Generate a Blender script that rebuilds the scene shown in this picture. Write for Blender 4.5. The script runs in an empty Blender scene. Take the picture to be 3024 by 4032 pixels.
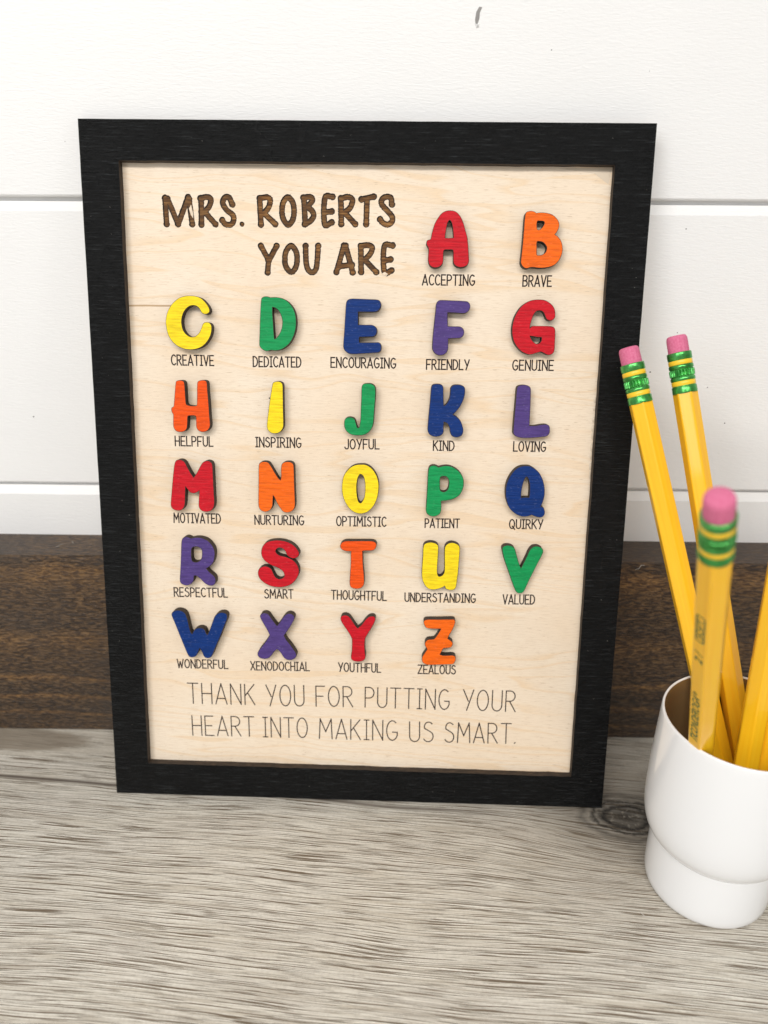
import bpy, bmesh, math, random
import numpy as np
from mathutils import Vector, Matrix

# ------------------------------------------------------------------ camera, world, lamps, exposure
MM = 0.001
sc = bpy.context.scene
COL = sc.collection
CAM_R = Matrix(((0.9998582963, -0.0113776045, 0.0124071506),
                (0.0159670930, 0.4074852865, -0.9130721731),
                (0.0053328427, 0.9131408935, 0.4076092116)))
CAM_P = Vector((11.587, -294.547, 231.926)) * MM
cd = bpy.data.cameras.new('camera')
cam = bpy.data.objects.new('camera', cd)
COL.objects.link(cam)
cam.matrix_world = Matrix.Translation(CAM_P) @ CAM_R.to_4x4()
cd.sensor_fit = 'VERTICAL'
cd.sensor_height = 36.0
cd.sensor_width = 27.0
cd.lens = 3028.0 / 4032.0 * 36.0
cd.clip_start = 0.005
cd.clip_end = 50
cd.dof.use_dof = True
cd.dof.focus_distance = 0.272
cd.dof.aperture_fstop = 8.45
sc.camera = cam

world = bpy.data.worlds.new('World')
sc.world = world
world.use_nodes = True
wbg = world.node_tree.nodes['Background']
wbg.inputs[0].default_value = (0.97, 0.985, 1.0, 1)
wbg.inputs[1].default_value = 0.40

def area(name, loc, target, sx, sy, power, col):
    l = bpy.data.lights.new(name, 'AREA')
    l.shape = 'RECTANGLE'; l.size = sx; l.size_y = sy; l.energy = power; l.color = col
    o = bpy.data.objects.new(name, l); COL.objects.link(o)
    o.location = loc
    o.rotation_euler = (Vector(target) - Vector(loc)).to_track_quat('-Z', 'Y').to_euler()
    return o
area('ceiling_light', (-0.18, -1.15, 1.10), (0, -0.05, 0.12), 1.5, 0.20, 17.6, (1.0, 0.96, 0.91))
area('window_light', (-0.88, -1.38, 0.72), (0, -0.05, 0.10), 0.6, 0.7, 5.0, (0.94, 0.97, 1.0))
area('side_window_light', (1.25, -0.95, 0.30), (0.05, -0.05, 0.10), 0.22, 0.9, 1.2, (0.95, 0.98, 1.0))

sc.view_settings.view_transform = 'Standard'
sc.view_settings.look = 'None'
sc.view_settings.exposure = 0.0
sc.view_settings.gamma = 1.0
sc.cycles.max_bounces = 8

# ------------------------------------------------------------------ data (millimetres on the sign's own face)
LETTERS = {
  'A': [[(30.43,223.06,0),(32.06,222.63,0),(33.57,221.18,0),(34.69,219,0),(35.42,216.8,0),(36.2,214.23,0),(36.62,211.27,0),(36.87,208.67,0),(36.99,206.44,0),(36.52,205.31,0),(35.38,204.62,0),(33.82,204.46,0),(32.44,204.97,0),(31.63,206.01,0),(31.49,207.88,0),(31.43,209.74,0),(31.11,210.18,0),(29.75,210.21,0),(28.58,210.16,0),(28.21,209.71,0),(28.17,208.22,0),(28.15,206.35,0),(27.64,205.15,0),(26.41,204.39,0),(24.85,204.3,0),(23.58,205,0),(22.96,206.3,0),(22.87,208.17,0),(22.94,210.03,0),(22.85,210.78,1),(22.32,211.7,0),(22.1,212.44,0),(22.47,213.3,0),(23.24,213.56,0),(23.63,213.75,1),(23.86,215.23,0),(24.31,217.08,0),(24.85,218.74,0),(25.77,220.39,0),(27.07,222.05,0),(28.59,222.9,0)], [(30.03,219.77,0),(30.55,219.15,0),(30.99,217.5,0),(31.24,215.66,0),(31.33,214.26,1),(30.79,214.18,0),(29.63,214.1,0),(28.66,214.16,1),(28.7,215.27,0),(28.92,217.11,0),(29.25,218.77,0),(29.65,219.58,0)]],
  'B': [[(55.49,222.08,0),(56.02,222.81,0),(57.35,223.11,0),(58.5,222.9,0),(59.21,222.47,1),(60.81,222.63,0),(62.73,222.49,0),(64.66,221.96,0),(66.26,220.7,0),(67.11,219.25,0),(67.12,217.79,0),(66.52,216.32,0),(65.91,215.58,1),(66.99,214.85,0),(68.15,213.39,0),(68.72,211.55,0),(68.75,209.71,0),(68,207.47,0),(66.37,205.6,0),(64.1,204.76,0),(61.4,204.51,0),(59.07,204.71,0),(57.99,204.66,1),(56.77,204.31,0),(55.58,204.82,0),(54.83,205.86,0),(54.7,206.98,0),(54.88,209.58,0),(55.08,213.28,0),(55.21,216.96,0),(55.29,219.89,0)], [(59.67,219.63,0),(60.58,219.82,0),(61.73,219.72,0),(62.06,219.28,0),(61.63,218.11,0),(60.72,217.19,0),(60.04,217.07,0),(59.74,217.55,0)], [(59.98,213.03,0),(60.94,213.18,0),(62.11,212.79,0),(63.13,211.69,0),(63.3,210.77,0),(62.86,209.65,0),(61.75,208.9,0),(60.4,208.78,0),(60.12,209.03,0),(60.01,211.11,0)]],
  'F': [[(26.04,191.96,0),(26.53,193.04,0),(27.5,193.51,0),(31.44,193.44,0),(36.55,193.23,0),(37.56,192.67,0),(37.99,191.53,0),(37.64,190.19,0),(36.69,189.33,0),(35.52,189.09,0),(32.75,189.21,0),(30.22,189.26,1),(30.29,187.03,0),(30.44,184.72,1),(32.5,184.67,0),(34.48,184.65,0),(35.69,184.01,0),(36.17,182.86,0),(35.97,181.7,0),(35.2,180.83,0),(33.82,180.58,0),(31.84,180.48,0),(30.73,180.35,1),(30.75,178.52,0),(30.72,176.96,0),(30.2,175.58,0),(29.03,174.78,0),(27.43,174.64,0),(26.02,175.33,0),(25.18,176.69,0),(25.07,178.05,0),(25.24,181.95,0),(25.54,185.82,0),(25.87,189.67,0)]],
  'G': [[(61.96,194.09,0),(63.93,193.81,0),(65.95,192.61,0),(67.13,191.11,0),(67.54,189.39,0),(67.46,188.06,0),(66.65,187.17,0),(65.48,187,0),(64.47,187.64,0),(63.81,188.97,0),(63.17,189.92,0),(62.17,190.29,0),(61.01,190.08,0),(60.09,188.92,0),(59.51,187.19,0),(59.09,185.46,0),(59.02,184.5,1),(59.7,185.09,0),(60.87,185.21,0),(63.23,185.21,0),(65.58,185.2,0),(66.97,184.98,0),(67.72,184.22,0),(67.94,182.49,0),(67.97,179.79,0),(67.99,177.46,0),(67.67,176.1,0),(66.73,175.38,0),(65.55,175.29,0),(64.33,175.86,0),(63.2,176.35,1),(62.15,176.02,0),(60.2,175.41,0),(58.62,175.39,0),(56.19,176.52,0),(54.1,178.83,0),(53.12,181.14,0),(52.76,183.84,0),(53.12,186.92,0),(54.17,189.62,0),(55.82,191.93,0),(58.09,193.47,0),(60.02,193.99,0)], [(59.21,181.69,1),(60.28,181.55,0),(61.87,181.26,0),(63.05,181.27,0),(63.19,180.81,0),(63.11,180.11,0),(62.56,179.41,0),(61.59,179.12,0),(60.57,179.69,0),(59.73,180.65,0)]],
  'C': [[(-60.51,194,0),(-58.61,193.91,0),(-56.73,193.31,0),(-55.25,192.05,0),(-54.15,190.6,0),(-53.62,189.33,0),(-53.84,188.33,0),(-54.82,187.74,0),(-55.96,187.83,0),(-56.7,188.45,0),(-57.24,189.47,0),(-58.17,190.37,0),(-59.49,190.65,0),(-60.84,190.34,0),(-62.22,189.23,0),(-63.24,187.56,0),(-63.78,185.35,0),(-63.6,183.13,0),(-62.89,181.47,0),(-61.59,180.26,0),(-60.26,179.91,0),(-58.9,180.22,0),(-57.71,181.35,0),(-56.89,182.85,0),(-56.27,184.33,0),(-55.48,184.97,0),(-54.14,184.98,0),(-53.29,184.18,0),(-53.06,182.89,0),(-53.51,180.67,0),(-54.73,178.42,0),(-56.72,176.53,0),(-59.26,175.56,0),(-61.96,175.41,0),(-64.64,176.05,0),(-67.09,177.7,0),(-68.72,180.1,0),(-69.44,183.06,0),(-69.49,185.64,0),(-68.75,188.41,0),(-67.12,191,0),(-64.74,193.04,0),(-62.42,193.87,0)]],
  'D': [[(-35.37,192.64,0),(-35.09,193.55,0),(-34.14,194.03,0),(-33,194.05,0),(-32.06,193.77,1),(-30.17,193.86,0),(-27.91,193.52,0),(-26.03,192.56,0),(-24.35,190.76,0),(-23.35,188.59,0),(-22.99,186.21,0),(-23.09,183.64,0),(-23.88,180.68,0),(-25.43,178.06,0),(-27.74,176.17,0),(-30.05,175.47,0),(-31.96,175.56,1),(-33.88,175.27,0),(-35.22,175.89,0),(-36.15,176.99,0),(-36.24,178.66,0),(-36.07,181.63,0),(-35.87,186.05,0),(-35.61,190.09,0)], [(-31.28,190.39,1),(-30.23,190.08,0),(-29.1,189.07,0),(-28.25,187.25,0),(-27.94,185.42,0),(-28.23,183.21,0),(-29.01,181.35,0),(-29.99,180.04,0),(-30.76,179.63,1),(-30.95,181.7,0),(-31.13,185.38,0),(-31.31,188.31,0)]],
  'H': [[(-66.89,163.37,0),(-66.59,164.22,0),(-65.48,164.61,0),(-64.32,164.48,0),(-63.64,163.8,0),(-63.46,161.33,0),(-63.38,158.27,0),(-63.26,156.35,0),(-62.69,155.78,0),(-61.14,155.54,0),(-59.65,155.64,0),(-59.34,156.41,0),(-59.19,159.87,0),(-59.03,163.3,0),(-58.68,164.26,0),(-57.5,164.73,0),(-56.14,164.68,0),(-55.39,163.93,0),(-55.29,161.07,0),(-55.03,156.87,0),(-54.86,152.25,0),(-54.7,148.76,0),(-55.13,147.39,0),(-56.15,146.4,0),(-57.73,146.06,0),(-59.1,146.55,0),(-59.84,147.7,0),(-59.9,149.45,0),(-59.91,151.39,0),(-60.29,151.92,0),(-61.66,151.94,0),(-62.64,151.81,0),(-62.87,151.14,0),(-63.02,149.01,0),(-63.33,147.25,0),(-64.43,146.18,0),(-66.02,145.92,0),(-67.38,146.28,0),(-68.24,147.56,0),(-68.33,149.31,0),(-68.17,152.22,1),(-68.75,153.37,0),(-68.78,154.53,0),(-67.89,155.24,1),(-67.48,158.59,0),(-67.17,161.27,0)]],
  'I': [[(-31.84,163.34,0),(-31.56,164.18,0),(-30.59,164.68,0),(-29.23,164.7,0),(-28.28,164.15,0),(-27.98,163.02,0),(-27.95,159.21,0),(-27.93,154.23,0),(-27.88,149.22,0),(-28.29,147.67,0),(-29.48,146.4,0),(-31.05,145.95,0),(-32.61,146.23,0),(-33.76,147.38,0),(-34.01,149.12,0),(-33.55,152.99,0),(-32.81,157.99,0)]],
  'E': [[(-5.42,192.07,0),(-4.86,193.17,0),(-3.55,193.65,0),(-1.11,193.64,0),(2.64,193.54,0),(5.64,193.39,0),(6.59,192.75,0),(6.87,191.49,0),(6.43,190.21,0),(5.51,189.4,0),(4.19,189.2,0),(1.18,189.13,0),(-1.07,189.14,1),(-1.06,187.21,0),(-1.04,184.83,1),(1.22,184.82,0),(3.86,184.78,0),(5.19,183.99,0),(5.58,182.9,0),(5.34,181.61,0),(4.29,180.78,0),(2.77,180.65,0),(0.5,180.55,0),(-0.56,180.54,1),(-0.7,179.69,0),(-0.54,178.76,1),(1.28,178.79,0),(4.31,178.83,0),(6.2,178.85,0),(6.97,178.13,0),(7.17,177.02,0),(6.92,175.9,0),(6.06,175.26,0),(4.35,175.12,0),(1.31,174.9,0),(-1.73,174.67,0),(-4.01,174.71,0),(-5.54,175.55,0),(-6.3,176.84,0),(-6.31,178.69,0),(-6.02,182.75,0),(-5.74,187.52,0)]],
  'J': [[(0.27,163.07,0),(0.83,164.21,0),(2.17,164.54,0),(3.7,164.45,0),(4.86,163.71,0),(5.33,162.39,0),(5.29,159.36,0),(4.96,154.78,0),(4.63,150.17,0),(3.69,147.83,0),(1.76,146.25,0),(-0.76,145.82,0),(-3.48,146.16,0),(-5.23,147.49,0),(-5.9,149.21,0),(-5.83,151.14,0),(-5.06,152.23,0),(-3.51,152.41,0),(-2.15,151.78,0),(-1.56,150.06,0),(-1.09,148.72,0),(-0.47,148.92,0),(-0.25,150.08,0),(-0.03,152.01,0),(0.06,155.84,0),(0.18,159.66,0)]],
  'K': [[(25.11,163.26,0),(25.65,164.4,0),(27.17,164.69,0),(28.7,164.45,0),(29.41,163.52,0),(29.56,160.88,0),(29.72,158.23,0),(29.86,157.09,1),(30.8,157.87,0),(31.69,159.78,0),(31.93,162.05,0),(32.04,163.37,0),(32.88,164.32,0),(34.59,164.54,0),(36.31,164.19,0),(37.1,163.26,0),(37.17,161.38,0),(36.67,159.1,0),(35.61,156.81,0),(34.14,154.88,0),(33.21,153.91,1),(34.58,153.17,0),(35.97,151.66,0),(36.81,149.57,0),(37.05,148.03,0),(36.53,146.48,0),(35.01,145.8,0),(33.47,145.96,0),(32.47,146.99,0),(32.02,149.1,0),(31.21,150.62,0),(30.04,151.18,1),(29.97,149.45,0),(29.95,147.52,0),(29.02,146.35,0),(27.11,145.85,0),(25.17,146.47,0),(24.24,148,0),(24.28,150.89,0),(24.56,155.1,0),(24.84,158.91,0)]],
  'L': [[(55.4,163.46,0),(55.92,164.41,0),(57.41,164.81,0),(59.12,164.65,0),(60.21,163.91,0),(60.44,162.41,0),(60.56,158.65,0),(60.59,154.48,0),(60.6,150.47,1),(62.5,150.5,0),(64.77,150.92,0),(66.66,151.03,0),(67.65,150.4,0),(67.92,149.07,0),(67.8,147.72,0),(66.9,146.75,0),(65.39,146.45,0),(61.97,146.08,0),(58.54,145.94,0),(56.22,146.36,0),(55.03,147.3,0),(54.85,148.65,0),(54.96,152.86,0),(55.2,158.18,0)]],
  'P': [[(24.9,134.11,0),(25.57,135.22,0),(26.92,135.52,0),(28.1,135.15,0),(28.5,134.89,1),(30.04,135.31,0),(31.98,135.43,0),(33.93,134.87,0),(35.92,133.54,0),(37.34,131.6,0),(37.88,129.64,0),(37.69,127.26,0),(36.6,124.85,0),(34.69,123.42,0),(32.75,122.7,0),(30.8,122.42,0),(29.91,122.32,1),(29.96,120.32,0),(29.93,118.72,0),(29.38,117.42,0),(27.83,116.58,0),(26.05,116.62,0),(24.65,117.6,0),(24.3,119,0),(24.44,123.01,0),(24.59,127.79,0),(24.69,131.74,0)], [(29.31,130.97,0),(30.34,131.54,0),(31.52,131.29,0),(32.33,130.12,0),(32.39,128.34,0),(32.04,126.75,0),(31.09,125.93,0),(30.12,125.91,0),(29.44,126.38,0),(29.27,128.28,0)]],
  'Q': [[(59.8,135.96,0),(61.74,135.8,0),(63.72,134.67,0),(65.36,132.94,0),(66.66,130.21,0),(67.28,127.46,0),(67.27,124.69,0),(66.71,122.3,0),(66.19,121.09,1),(67.18,120.71,0),(67.76,119.33,0),(67.71,118.13,0),(66.98,117.19,0),(65.83,116.97,0),(64.45,117.26,0),(63.05,117.83,1),(61.52,117.27,0),(59.57,117.15,0),(57.18,118.1,0),(54.94,120.05,0),(53.65,122.82,0),(53.12,125.99,0),(53.36,129.16,0),(54.4,131.94,0),(56.02,134.32,0),(57.89,135.61,0)], [(60.47,131.86,0),(61.13,131.09,0),(61.7,128.93,0),(61.82,126.56,0),(61.74,124.38,1),(60.38,124.43,0),(58.95,124.2,1),(58.92,126.5,0),(59.36,129.28,0),(59.85,131.06,0)]],
  'M': [[(-68.47,134.16,0),(-67.62,135.56,0),(-66.02,135.79,0),(-64.66,135.02,0),(-63.73,133.26,0),(-62.61,131.09,0),(-61.48,129.39,1),(-60.22,131.13,0),(-59.16,133.14,0),(-57.91,134.95,0),(-56.5,135.57,0),(-55.12,135.32,0),(-54.36,134.23,0),(-54.23,131.85,0),(-54.16,127.86,0),(-54.08,123.85,0),(-54,119.82,0),(-54.46,117.99,0),(-55.7,116.74,0),(-57.72,116.41,0),(-59.3,117.07,0),(-59.98,118.48,0),(-59.9,120.91,0),(-59.58,124.34,1),(-60.48,123.72,0),(-61.7,123.29,0),(-63.08,123.67,0),(-63.85,124.66,0),(-64.61,125.65,1),(-64.8,122.82,0),(-65.04,119.59,0),(-65.51,117.95,0),(-66.76,116.79,0),(-68.77,116.75,0),(-70.15,117.65,0),(-70.49,119.07,0),(-69.98,123.52,0),(-69.27,129.16,0)]],
  'N': [[(-37.26,134.16,0),(-36.72,135.28,0),(-35.33,135.7,0),(-33.76,135.41,0),(-32.79,134.25,0),(-31.44,131.89,0),(-30.09,129.74,0),(-29.31,129.07,1),(-29.09,130.35,0),(-29.06,133.13,0),(-28.72,134.92,0),(-27.45,135.73,0),(-25.68,135.76,0),(-24.51,135,0),(-24.25,133.22,0),(-24.17,128.46,0),(-24.02,123.67,0),(-23.98,119.65,0),(-24.67,117.81,0),(-26.47,116.84,0),(-28.27,117.01,0),(-29.64,118.52,0),(-30.81,120.51,0),(-31.58,122.3,0),(-32.05,122.98,1),(-32.2,121.08,0),(-32.34,119.47,0),(-33.05,117.84,0),(-34.86,116.91,0),(-36.65,117.35,0),(-37.54,118.75,0),(-37.66,120.97,0),(-37.45,128.19,0)]],
  'R': [[(-66.92,105.22,0),(-66.36,106.27,0),(-65.12,106.83,0),(-63.91,106.53,0),(-63.32,106.21,1),(-61.68,106.58,0),(-59.66,106.54,0),(-57.26,105.65,0),(-55.49,103.83,0),(-54.54,101.78,0),(-54.54,99.29,0),(-55.3,96.77,0),(-56.78,95.27,0),(-57.82,94.53,1),(-56.84,93.38,0),(-55.25,91.95,0),(-54.54,90.92,0),(-54.51,89.23,0),(-55.37,88.03,0),(-57.01,87.9,0),(-58.62,88.71,0),(-60.21,90.36,0),(-61.8,91.58,0),(-62.62,91.64,1),(-62.73,90.71,0),(-63.11,89.23,0),(-64.39,88.06,0),(-66.25,87.75,0),(-67.86,88.56,0),(-68.21,89.95,0),(-67.85,93.95,0),(-67.45,98.98,0),(-67.17,103.15,0)], [(-63.14,102.2,0),(-62.01,102.94,0),(-60.6,102.8,0),(-59.49,101.87,0),(-59.38,100.22,0),(-59.73,98.33,0),(-60.79,97.27,0),(-62.22,97.02,0),(-63.14,97.63,0),(-63.36,99.5,0)]],
  'S': [[(-33.03,106,0),(-30.61,106.26,0),(-27.8,105.92,0),(-25.4,104.94,0),(-23.6,103.34,0),(-22.61,101.5,0),(-23.02,100.04,0),(-24.44,99.3,0),(-25.85,99.48,0),(-27.25,100.56,0),(-27.84,102,0),(-28.84,103.01,0),(-30.25,103.26,0),(-31.26,102.54,0),(-31.28,101.5,0),(-30.08,100.5,0),(-27.87,99.93,0),(-25.05,98.75,0),(-23.25,96.71,0),(-22.67,94.23,0),(-23.5,91.69,0),(-25.55,89.33,0),(-28.41,88.12,0),(-31.27,87.92,0),(-34.11,88.48,0),(-36.53,89.9,0),(-37.93,91.54,0),(-38.34,93.42,0),(-37.74,95.11,0),(-36.22,95.98,0),(-34.6,95.94,0),(-33.19,95.01,0),(-32.41,93.36,0),(-31.62,91.91,0),(-30.2,91.23,0),(-28.77,91.77,0),(-28.36,92.83,0),(-28.95,94.28,0),(-30.75,95.49,0),(-33.17,96.47,0),(-35.38,97.88,0),(-36.68,99.72,0),(-36.93,101.78,0),(-36.29,103.87,0),(-34.85,105.34,0)]],
  'O': [[(0.49,135.36,0),(2.45,135.12,0),(4.42,133.78,0),(6.01,131.44,0),(6.83,128.68,0),(6.87,125.9,0),(6.31,122.69,0),(4.97,119.86,0),(3.01,117.8,0),(0.64,116.94,0),(-1.74,117.3,0),(-3.93,118.86,0),(-5.72,121.64,0),(-6.6,124.83,0),(-6.65,128.01,0),(-5.95,131.2,0),(-4.2,133.61,0),(-2.05,135.03,0)], [(0.25,131.64,0),(1.24,130.75,0),(1.73,128.58,0),(1.83,126.2,0),(1.58,123.39,0),(0.8,121.58,0),(0.13,121.04,0),(-0.58,121.75,0),(-1.07,124.14,0),(-1.21,127.33,0),(-0.84,130.12,0),(-0.26,131.32,0)]],
  'T': [[(-7.26,104.75,0),(-6.66,105.87,0),(-5.27,106.52,0),(-2.47,106.62,0),(1.12,106.7,0),(4.31,106.74,0),(5.71,106.4,0),(6.32,105.47,0),(6.14,104.24,0),(5.35,103.27,0),(3.96,102.95,0),(1.96,102.9,0),(1.16,102.68,1),(1.26,100.62,0),(1.4,97.31,0),(1.75,93.99,0),(1.9,90.65,0),(1.47,89.18,0),(0.27,88.22,0),(-1.75,88.04,0),(-3.17,88.64,0),(-3.66,90.1,0),(-3.52,93.86,0),(-3.3,98.03,0),(-3.32,100.51,0),(-3.25,102.49,1),(-4.85,102.54,0),(-6.25,102.92,0),(-7.06,103.72,0)]],
  'U': [[(23.66,104.85,0),(24.22,106.09,0),(25.79,106.74,0),(27.78,106.58,0),(29.19,105.59,0),(29.37,103.75,0),(29.26,100.46,0),(29.15,97.16,0),(29.21,95.09,0),(29.72,93.77,0),(30.91,94.09,0),(31.68,95.36,0),(31.74,97.22,0),(31.62,101.34,0),(31.6,104.63,0),(32.35,106.08,0),(33.91,106.81,0),(35.91,106.44,0),(37.13,105.37,0),(37.31,103.53,0),(37.13,99.42,0),(36.95,95.28,0),(36.59,91.53,0),(36.33,89.64,0),(35.48,88.58,0),(33.89,88.41,0),(32.46,89,0),(32.04,89.95,1),(31.05,89.3,0),(29.07,88.62,0),(27.06,88.44,0),(25.44,89.16,0),(24.19,90.8,0),(23.41,93.28,0),(23.37,96.6,0),(23.54,101.15,0)]],
  'V': [[(52.81,104.73,0),(53.24,105.76,0),(54.59,106.28,0),(56.38,106.03,0),(57.49,105.04,0),(58.32,102.61,0),(59.24,99.76,0),(60.13,97.72,1),(60.84,99.38,0),(61.9,101.87,0),(62.95,104.56,0),(64.26,105.93,0),(66.02,106.14,0),(67.43,105.48,0),(68,104.27,0),(67.58,102.62,0),(66.17,99.51,0),(64.59,95.77,0),(63.17,92.42,0),(62.12,89.69,0),(61.39,88.29,0),(60.02,87.84,0),(58.8,88.35,0),(57.92,90,0),(56.57,93.5,0),(54.99,97.59,0),(53.64,101.26,0)]],
  'Z': [[(24.48,75.41,0),(24.87,76.36,0),(26.07,76.73,0),(30.12,76.84,0),(34.15,77.04,0),(35.97,77,0),(36.53,76.16,0),(36.25,74.67,0),(35.5,72.72,0),(34.35,70.55,0),(33.91,69.25,1),(34.82,68.63,0),(35.74,67.79,0),(35.7,66.5,0),(34.91,65.61,0),(33.29,65.35,0),(32.28,65.11,0),(31.7,64.01,0),(31.12,62.78,1),(32.15,62.46,0),(33.38,62.45,0),(35.82,62.61,0),(36.85,62.21,0),(37.17,61.35,0),(36.92,60.04,0),(36.14,59.01,0),(33.9,58.77,0),(30.22,58.53,0),(26.53,58.42,0),(24.88,59.03,0),(24.24,60.1,0),(24.32,61.63,0),(25.19,63.17,0),(26.09,64.71,1),(25.75,65.35,0),(25.19,66.42,0),(25.4,67.72,0),(26.28,68.6,0),(27.9,68.86,0),(28.71,69.1,0),(29.69,70.42,0),(30.65,72.16,0),(31.03,73.03,1),(29.41,72.98,0),(26.98,73,0),(25.34,73.51,0)]],
  'W': [[(-71.96,75.8,0),(-71.41,77.1,0),(-69.93,77.79,0),(-68.08,77.62,0),(-66.67,76.59,0),(-65.91,74.67,0),(-65.38,72.09,0),(-64.86,69.51,0),(-64.27,68.44,1),(-63.38,69.98,0),(-62.11,70.8,0),(-60.45,70.93,0),(-59.23,70.1,0),(-58.65,68.6,0),(-58.25,68.31,1),(-57.58,69.71,0),(-56.45,72.77,0),(-55.33,75.6,0),(-54.05,76.92,0),(-52.39,77.4,0),(-50.96,77.01,0),(-50.37,75.95,0),(-50.61,74.44,0),(-51.94,71.17,0),(-53.5,67.22,0),(-55.28,63.25,0),(-56.64,59.92,0),(-57.5,58.89,0),(-58.98,58.63,0),(-60,59.39,0),(-60.77,61.34,0),(-61.48,62.55,1),(-62.02,61.3,0),(-62.92,59.52,0),(-64.2,58.82,0),(-65.66,59,0),(-66.45,60.3,0),(-67.59,63.33,0),(-69.28,68.08,0),(-70.77,72.38,0)]],
  'X': [[(-37.8,75.86,0),(-37.37,77.16,0),(-36.13,77.62,0),(-34.7,77.23,0),(-33.49,75.55,0),(-32.28,73.86,0),(-31.35,72.68,1),(-30.22,74.13,0),(-28.97,76.1,0),(-27.72,77.33,0),(-26.28,77.67,0),(-25.06,77.06,0),(-24.58,76,0),(-25.08,74.49,0),(-26.55,71.87,0),(-28.01,69.67,0),(-28.64,68.79,1),(-27.84,67.08,0),(-26.21,64.95,0),(-24.78,62.82,0),(-23.97,61.09,0),(-24.4,59.77,0),(-25.86,58.85,0),(-27.72,58.88,0),(-29.16,60.07,0),(-30.18,61.79,0),(-31.4,63.06,1),(-32.45,62.16,0),(-33.72,60.37,0),(-34.99,59.24,0),(-36.86,58.97,0),(-38.52,59.58,0),(-39.11,61.09,0),(-38.25,62.86,0),(-36.55,65.09,0),(-35.06,67.31,0),(-34.3,68.72,1),(-35.21,70.77,0),(-36.61,73.31,0)]],
  'Y': [[(-7.06,76.05,0),(-6.58,77.22,0),(-5.15,77.6,0),(-3.72,76.99,0),(-2.49,75.32,0),(-1.25,73.43,0),(-0.43,72.59,1),(0.99,73.92,0),(2.4,75.88,0),(3.81,77.2,0),(5.44,77.46,0),(6.26,76.62,0),(6.07,75.34,0),(4.88,72.74,0),(3.47,70.33,0),(2.47,68.37,1),(2.28,66.2,0),(2.39,63.17,0),(2.66,61,0),(2.14,59.67,0),(0.7,58.97,0),(-1.16,58.92,0),(-2.6,59.53,0),(-3.02,60.83,0),(-2.71,63.45,0),(-2.64,66.06,0),(-2.65,68.01,1),(-3.69,70.13,0),(-5.34,72.67,0),(-6.57,74.57,0)]],
}
HEADER = [
  [[(-69.11,227.04),(-68.89,218.41)], [(-68.23,226.76),(-64.83,218.44)], [(-64.83,218.44),(-60.98,227.37)], [(-60.65,226.82),(-59.82,218.48)]],
  [[(-56.39,226.84),(-56.56,218.34)], [(-56.68,227.01),(-54.3,227.47),(-52.97,226.59),(-53.75,224.26),(-55.65,222.42)], [(-55.23,222.42),(-51.62,218.55)]],
  [[(-45.51,225.1),(-46.63,227.35),(-48.11,227.29),(-48.87,225.52),(-47.63,223.31),(-45.43,221.55),(-45.24,219.71),(-46.28,218.42),(-48.05,218.58),(-49.2,219.85)]],
  [[(-42.3,218.62),(-42.24,218.57)]],
  [[(-35.93,227.15),(-35.61,218.51)], [(-35.93,227.15),(-33.28,227.5),(-32.24,226.46),(-32.98,223.97),(-34.78,222.18)], [(-34.37,222.19),(-30.58,218.71)]],
  [[(-26.06,227.6),(-24.43,225.96),(-23.93,223.2),(-24.37,220.43),(-26.04,218.47),(-27.73,220.4),(-28.17,223.17),(-27.66,225.94),(-26.06,227.6)]],
  [[(-20.49,227.36),(-20.08,218.8)], [(-20.67,227.47),(-18.27,227.71),(-17.57,226.56),(-19.05,224.51),(-17.7,223.25),(-17.12,221.59),(-18.19,219.92),(-20.26,218.79)]],
  [[(-10.55,227.81),(-13.18,227.41),(-13.31,218.85),(-10.84,219.42)], [(-13.19,222.73),(-10.84,223.02)]],
  [[(-7.64,227.34),(-7.49,218.9)], [(-7.64,227.34),(-5.19,227.79),(-3.67,226.93),(-4.35,224.45),(-6.45,222.61)], [(-6.16,222.4),(-2.62,218.93)]],
  [[(-0.52,227.06),(3.72,227.96)], [(1.4,227.24),(1.19,218.96)]],
  [[(10.04,225.49),(9.54,227.67),(7.79,227.88),(6.47,226.89),(6.6,225.35),(8.44,223.44),(10.1,221.52),(10.12,219.86),(8.8,218.86),(7.15,219.29),(5.97,220.55)]],
  [[(-35.74,211.39),(-33.26,206.89)], [(-30.21,211.43),(-33.15,206.32)], [(-33.14,206.6),(-33.51,202.5)]],
  [[(-25.11,211.59),(-23.46,209.8),(-23.01,207.15),(-23.51,204.42),(-25.08,202.7),(-26.91,204.39),(-27.35,207.11),(-26.85,209.77),(-25.11,211.59)]],
  [[(-20.01,211.52),(-19.87,206.16),(-19.17,203.61),(-17.68,202.66),(-16.37,203.93),(-15.88,207.33),(-15.57,211.56)]],
  [[(-6.53,211.76),(-9.17,202.86)], [(-6,211.76),(-3.41,202.8)], [(-7.87,204.86),(-3.72,205.35)]],
  [[(-0.63,211.7),(-0.44,202.95)], [(-0.63,211.7),(1.84,212),(3.38,211.23),(2.75,209.2),(0.71,207.04)], [(1,206.81),(4.89,203)]],
  [[(10.49,211.96),(7.55,211.6),(7.73,203.03),(10.21,203.62)], [(7.79,206.99),(9.85,207.29)]],
]
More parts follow.
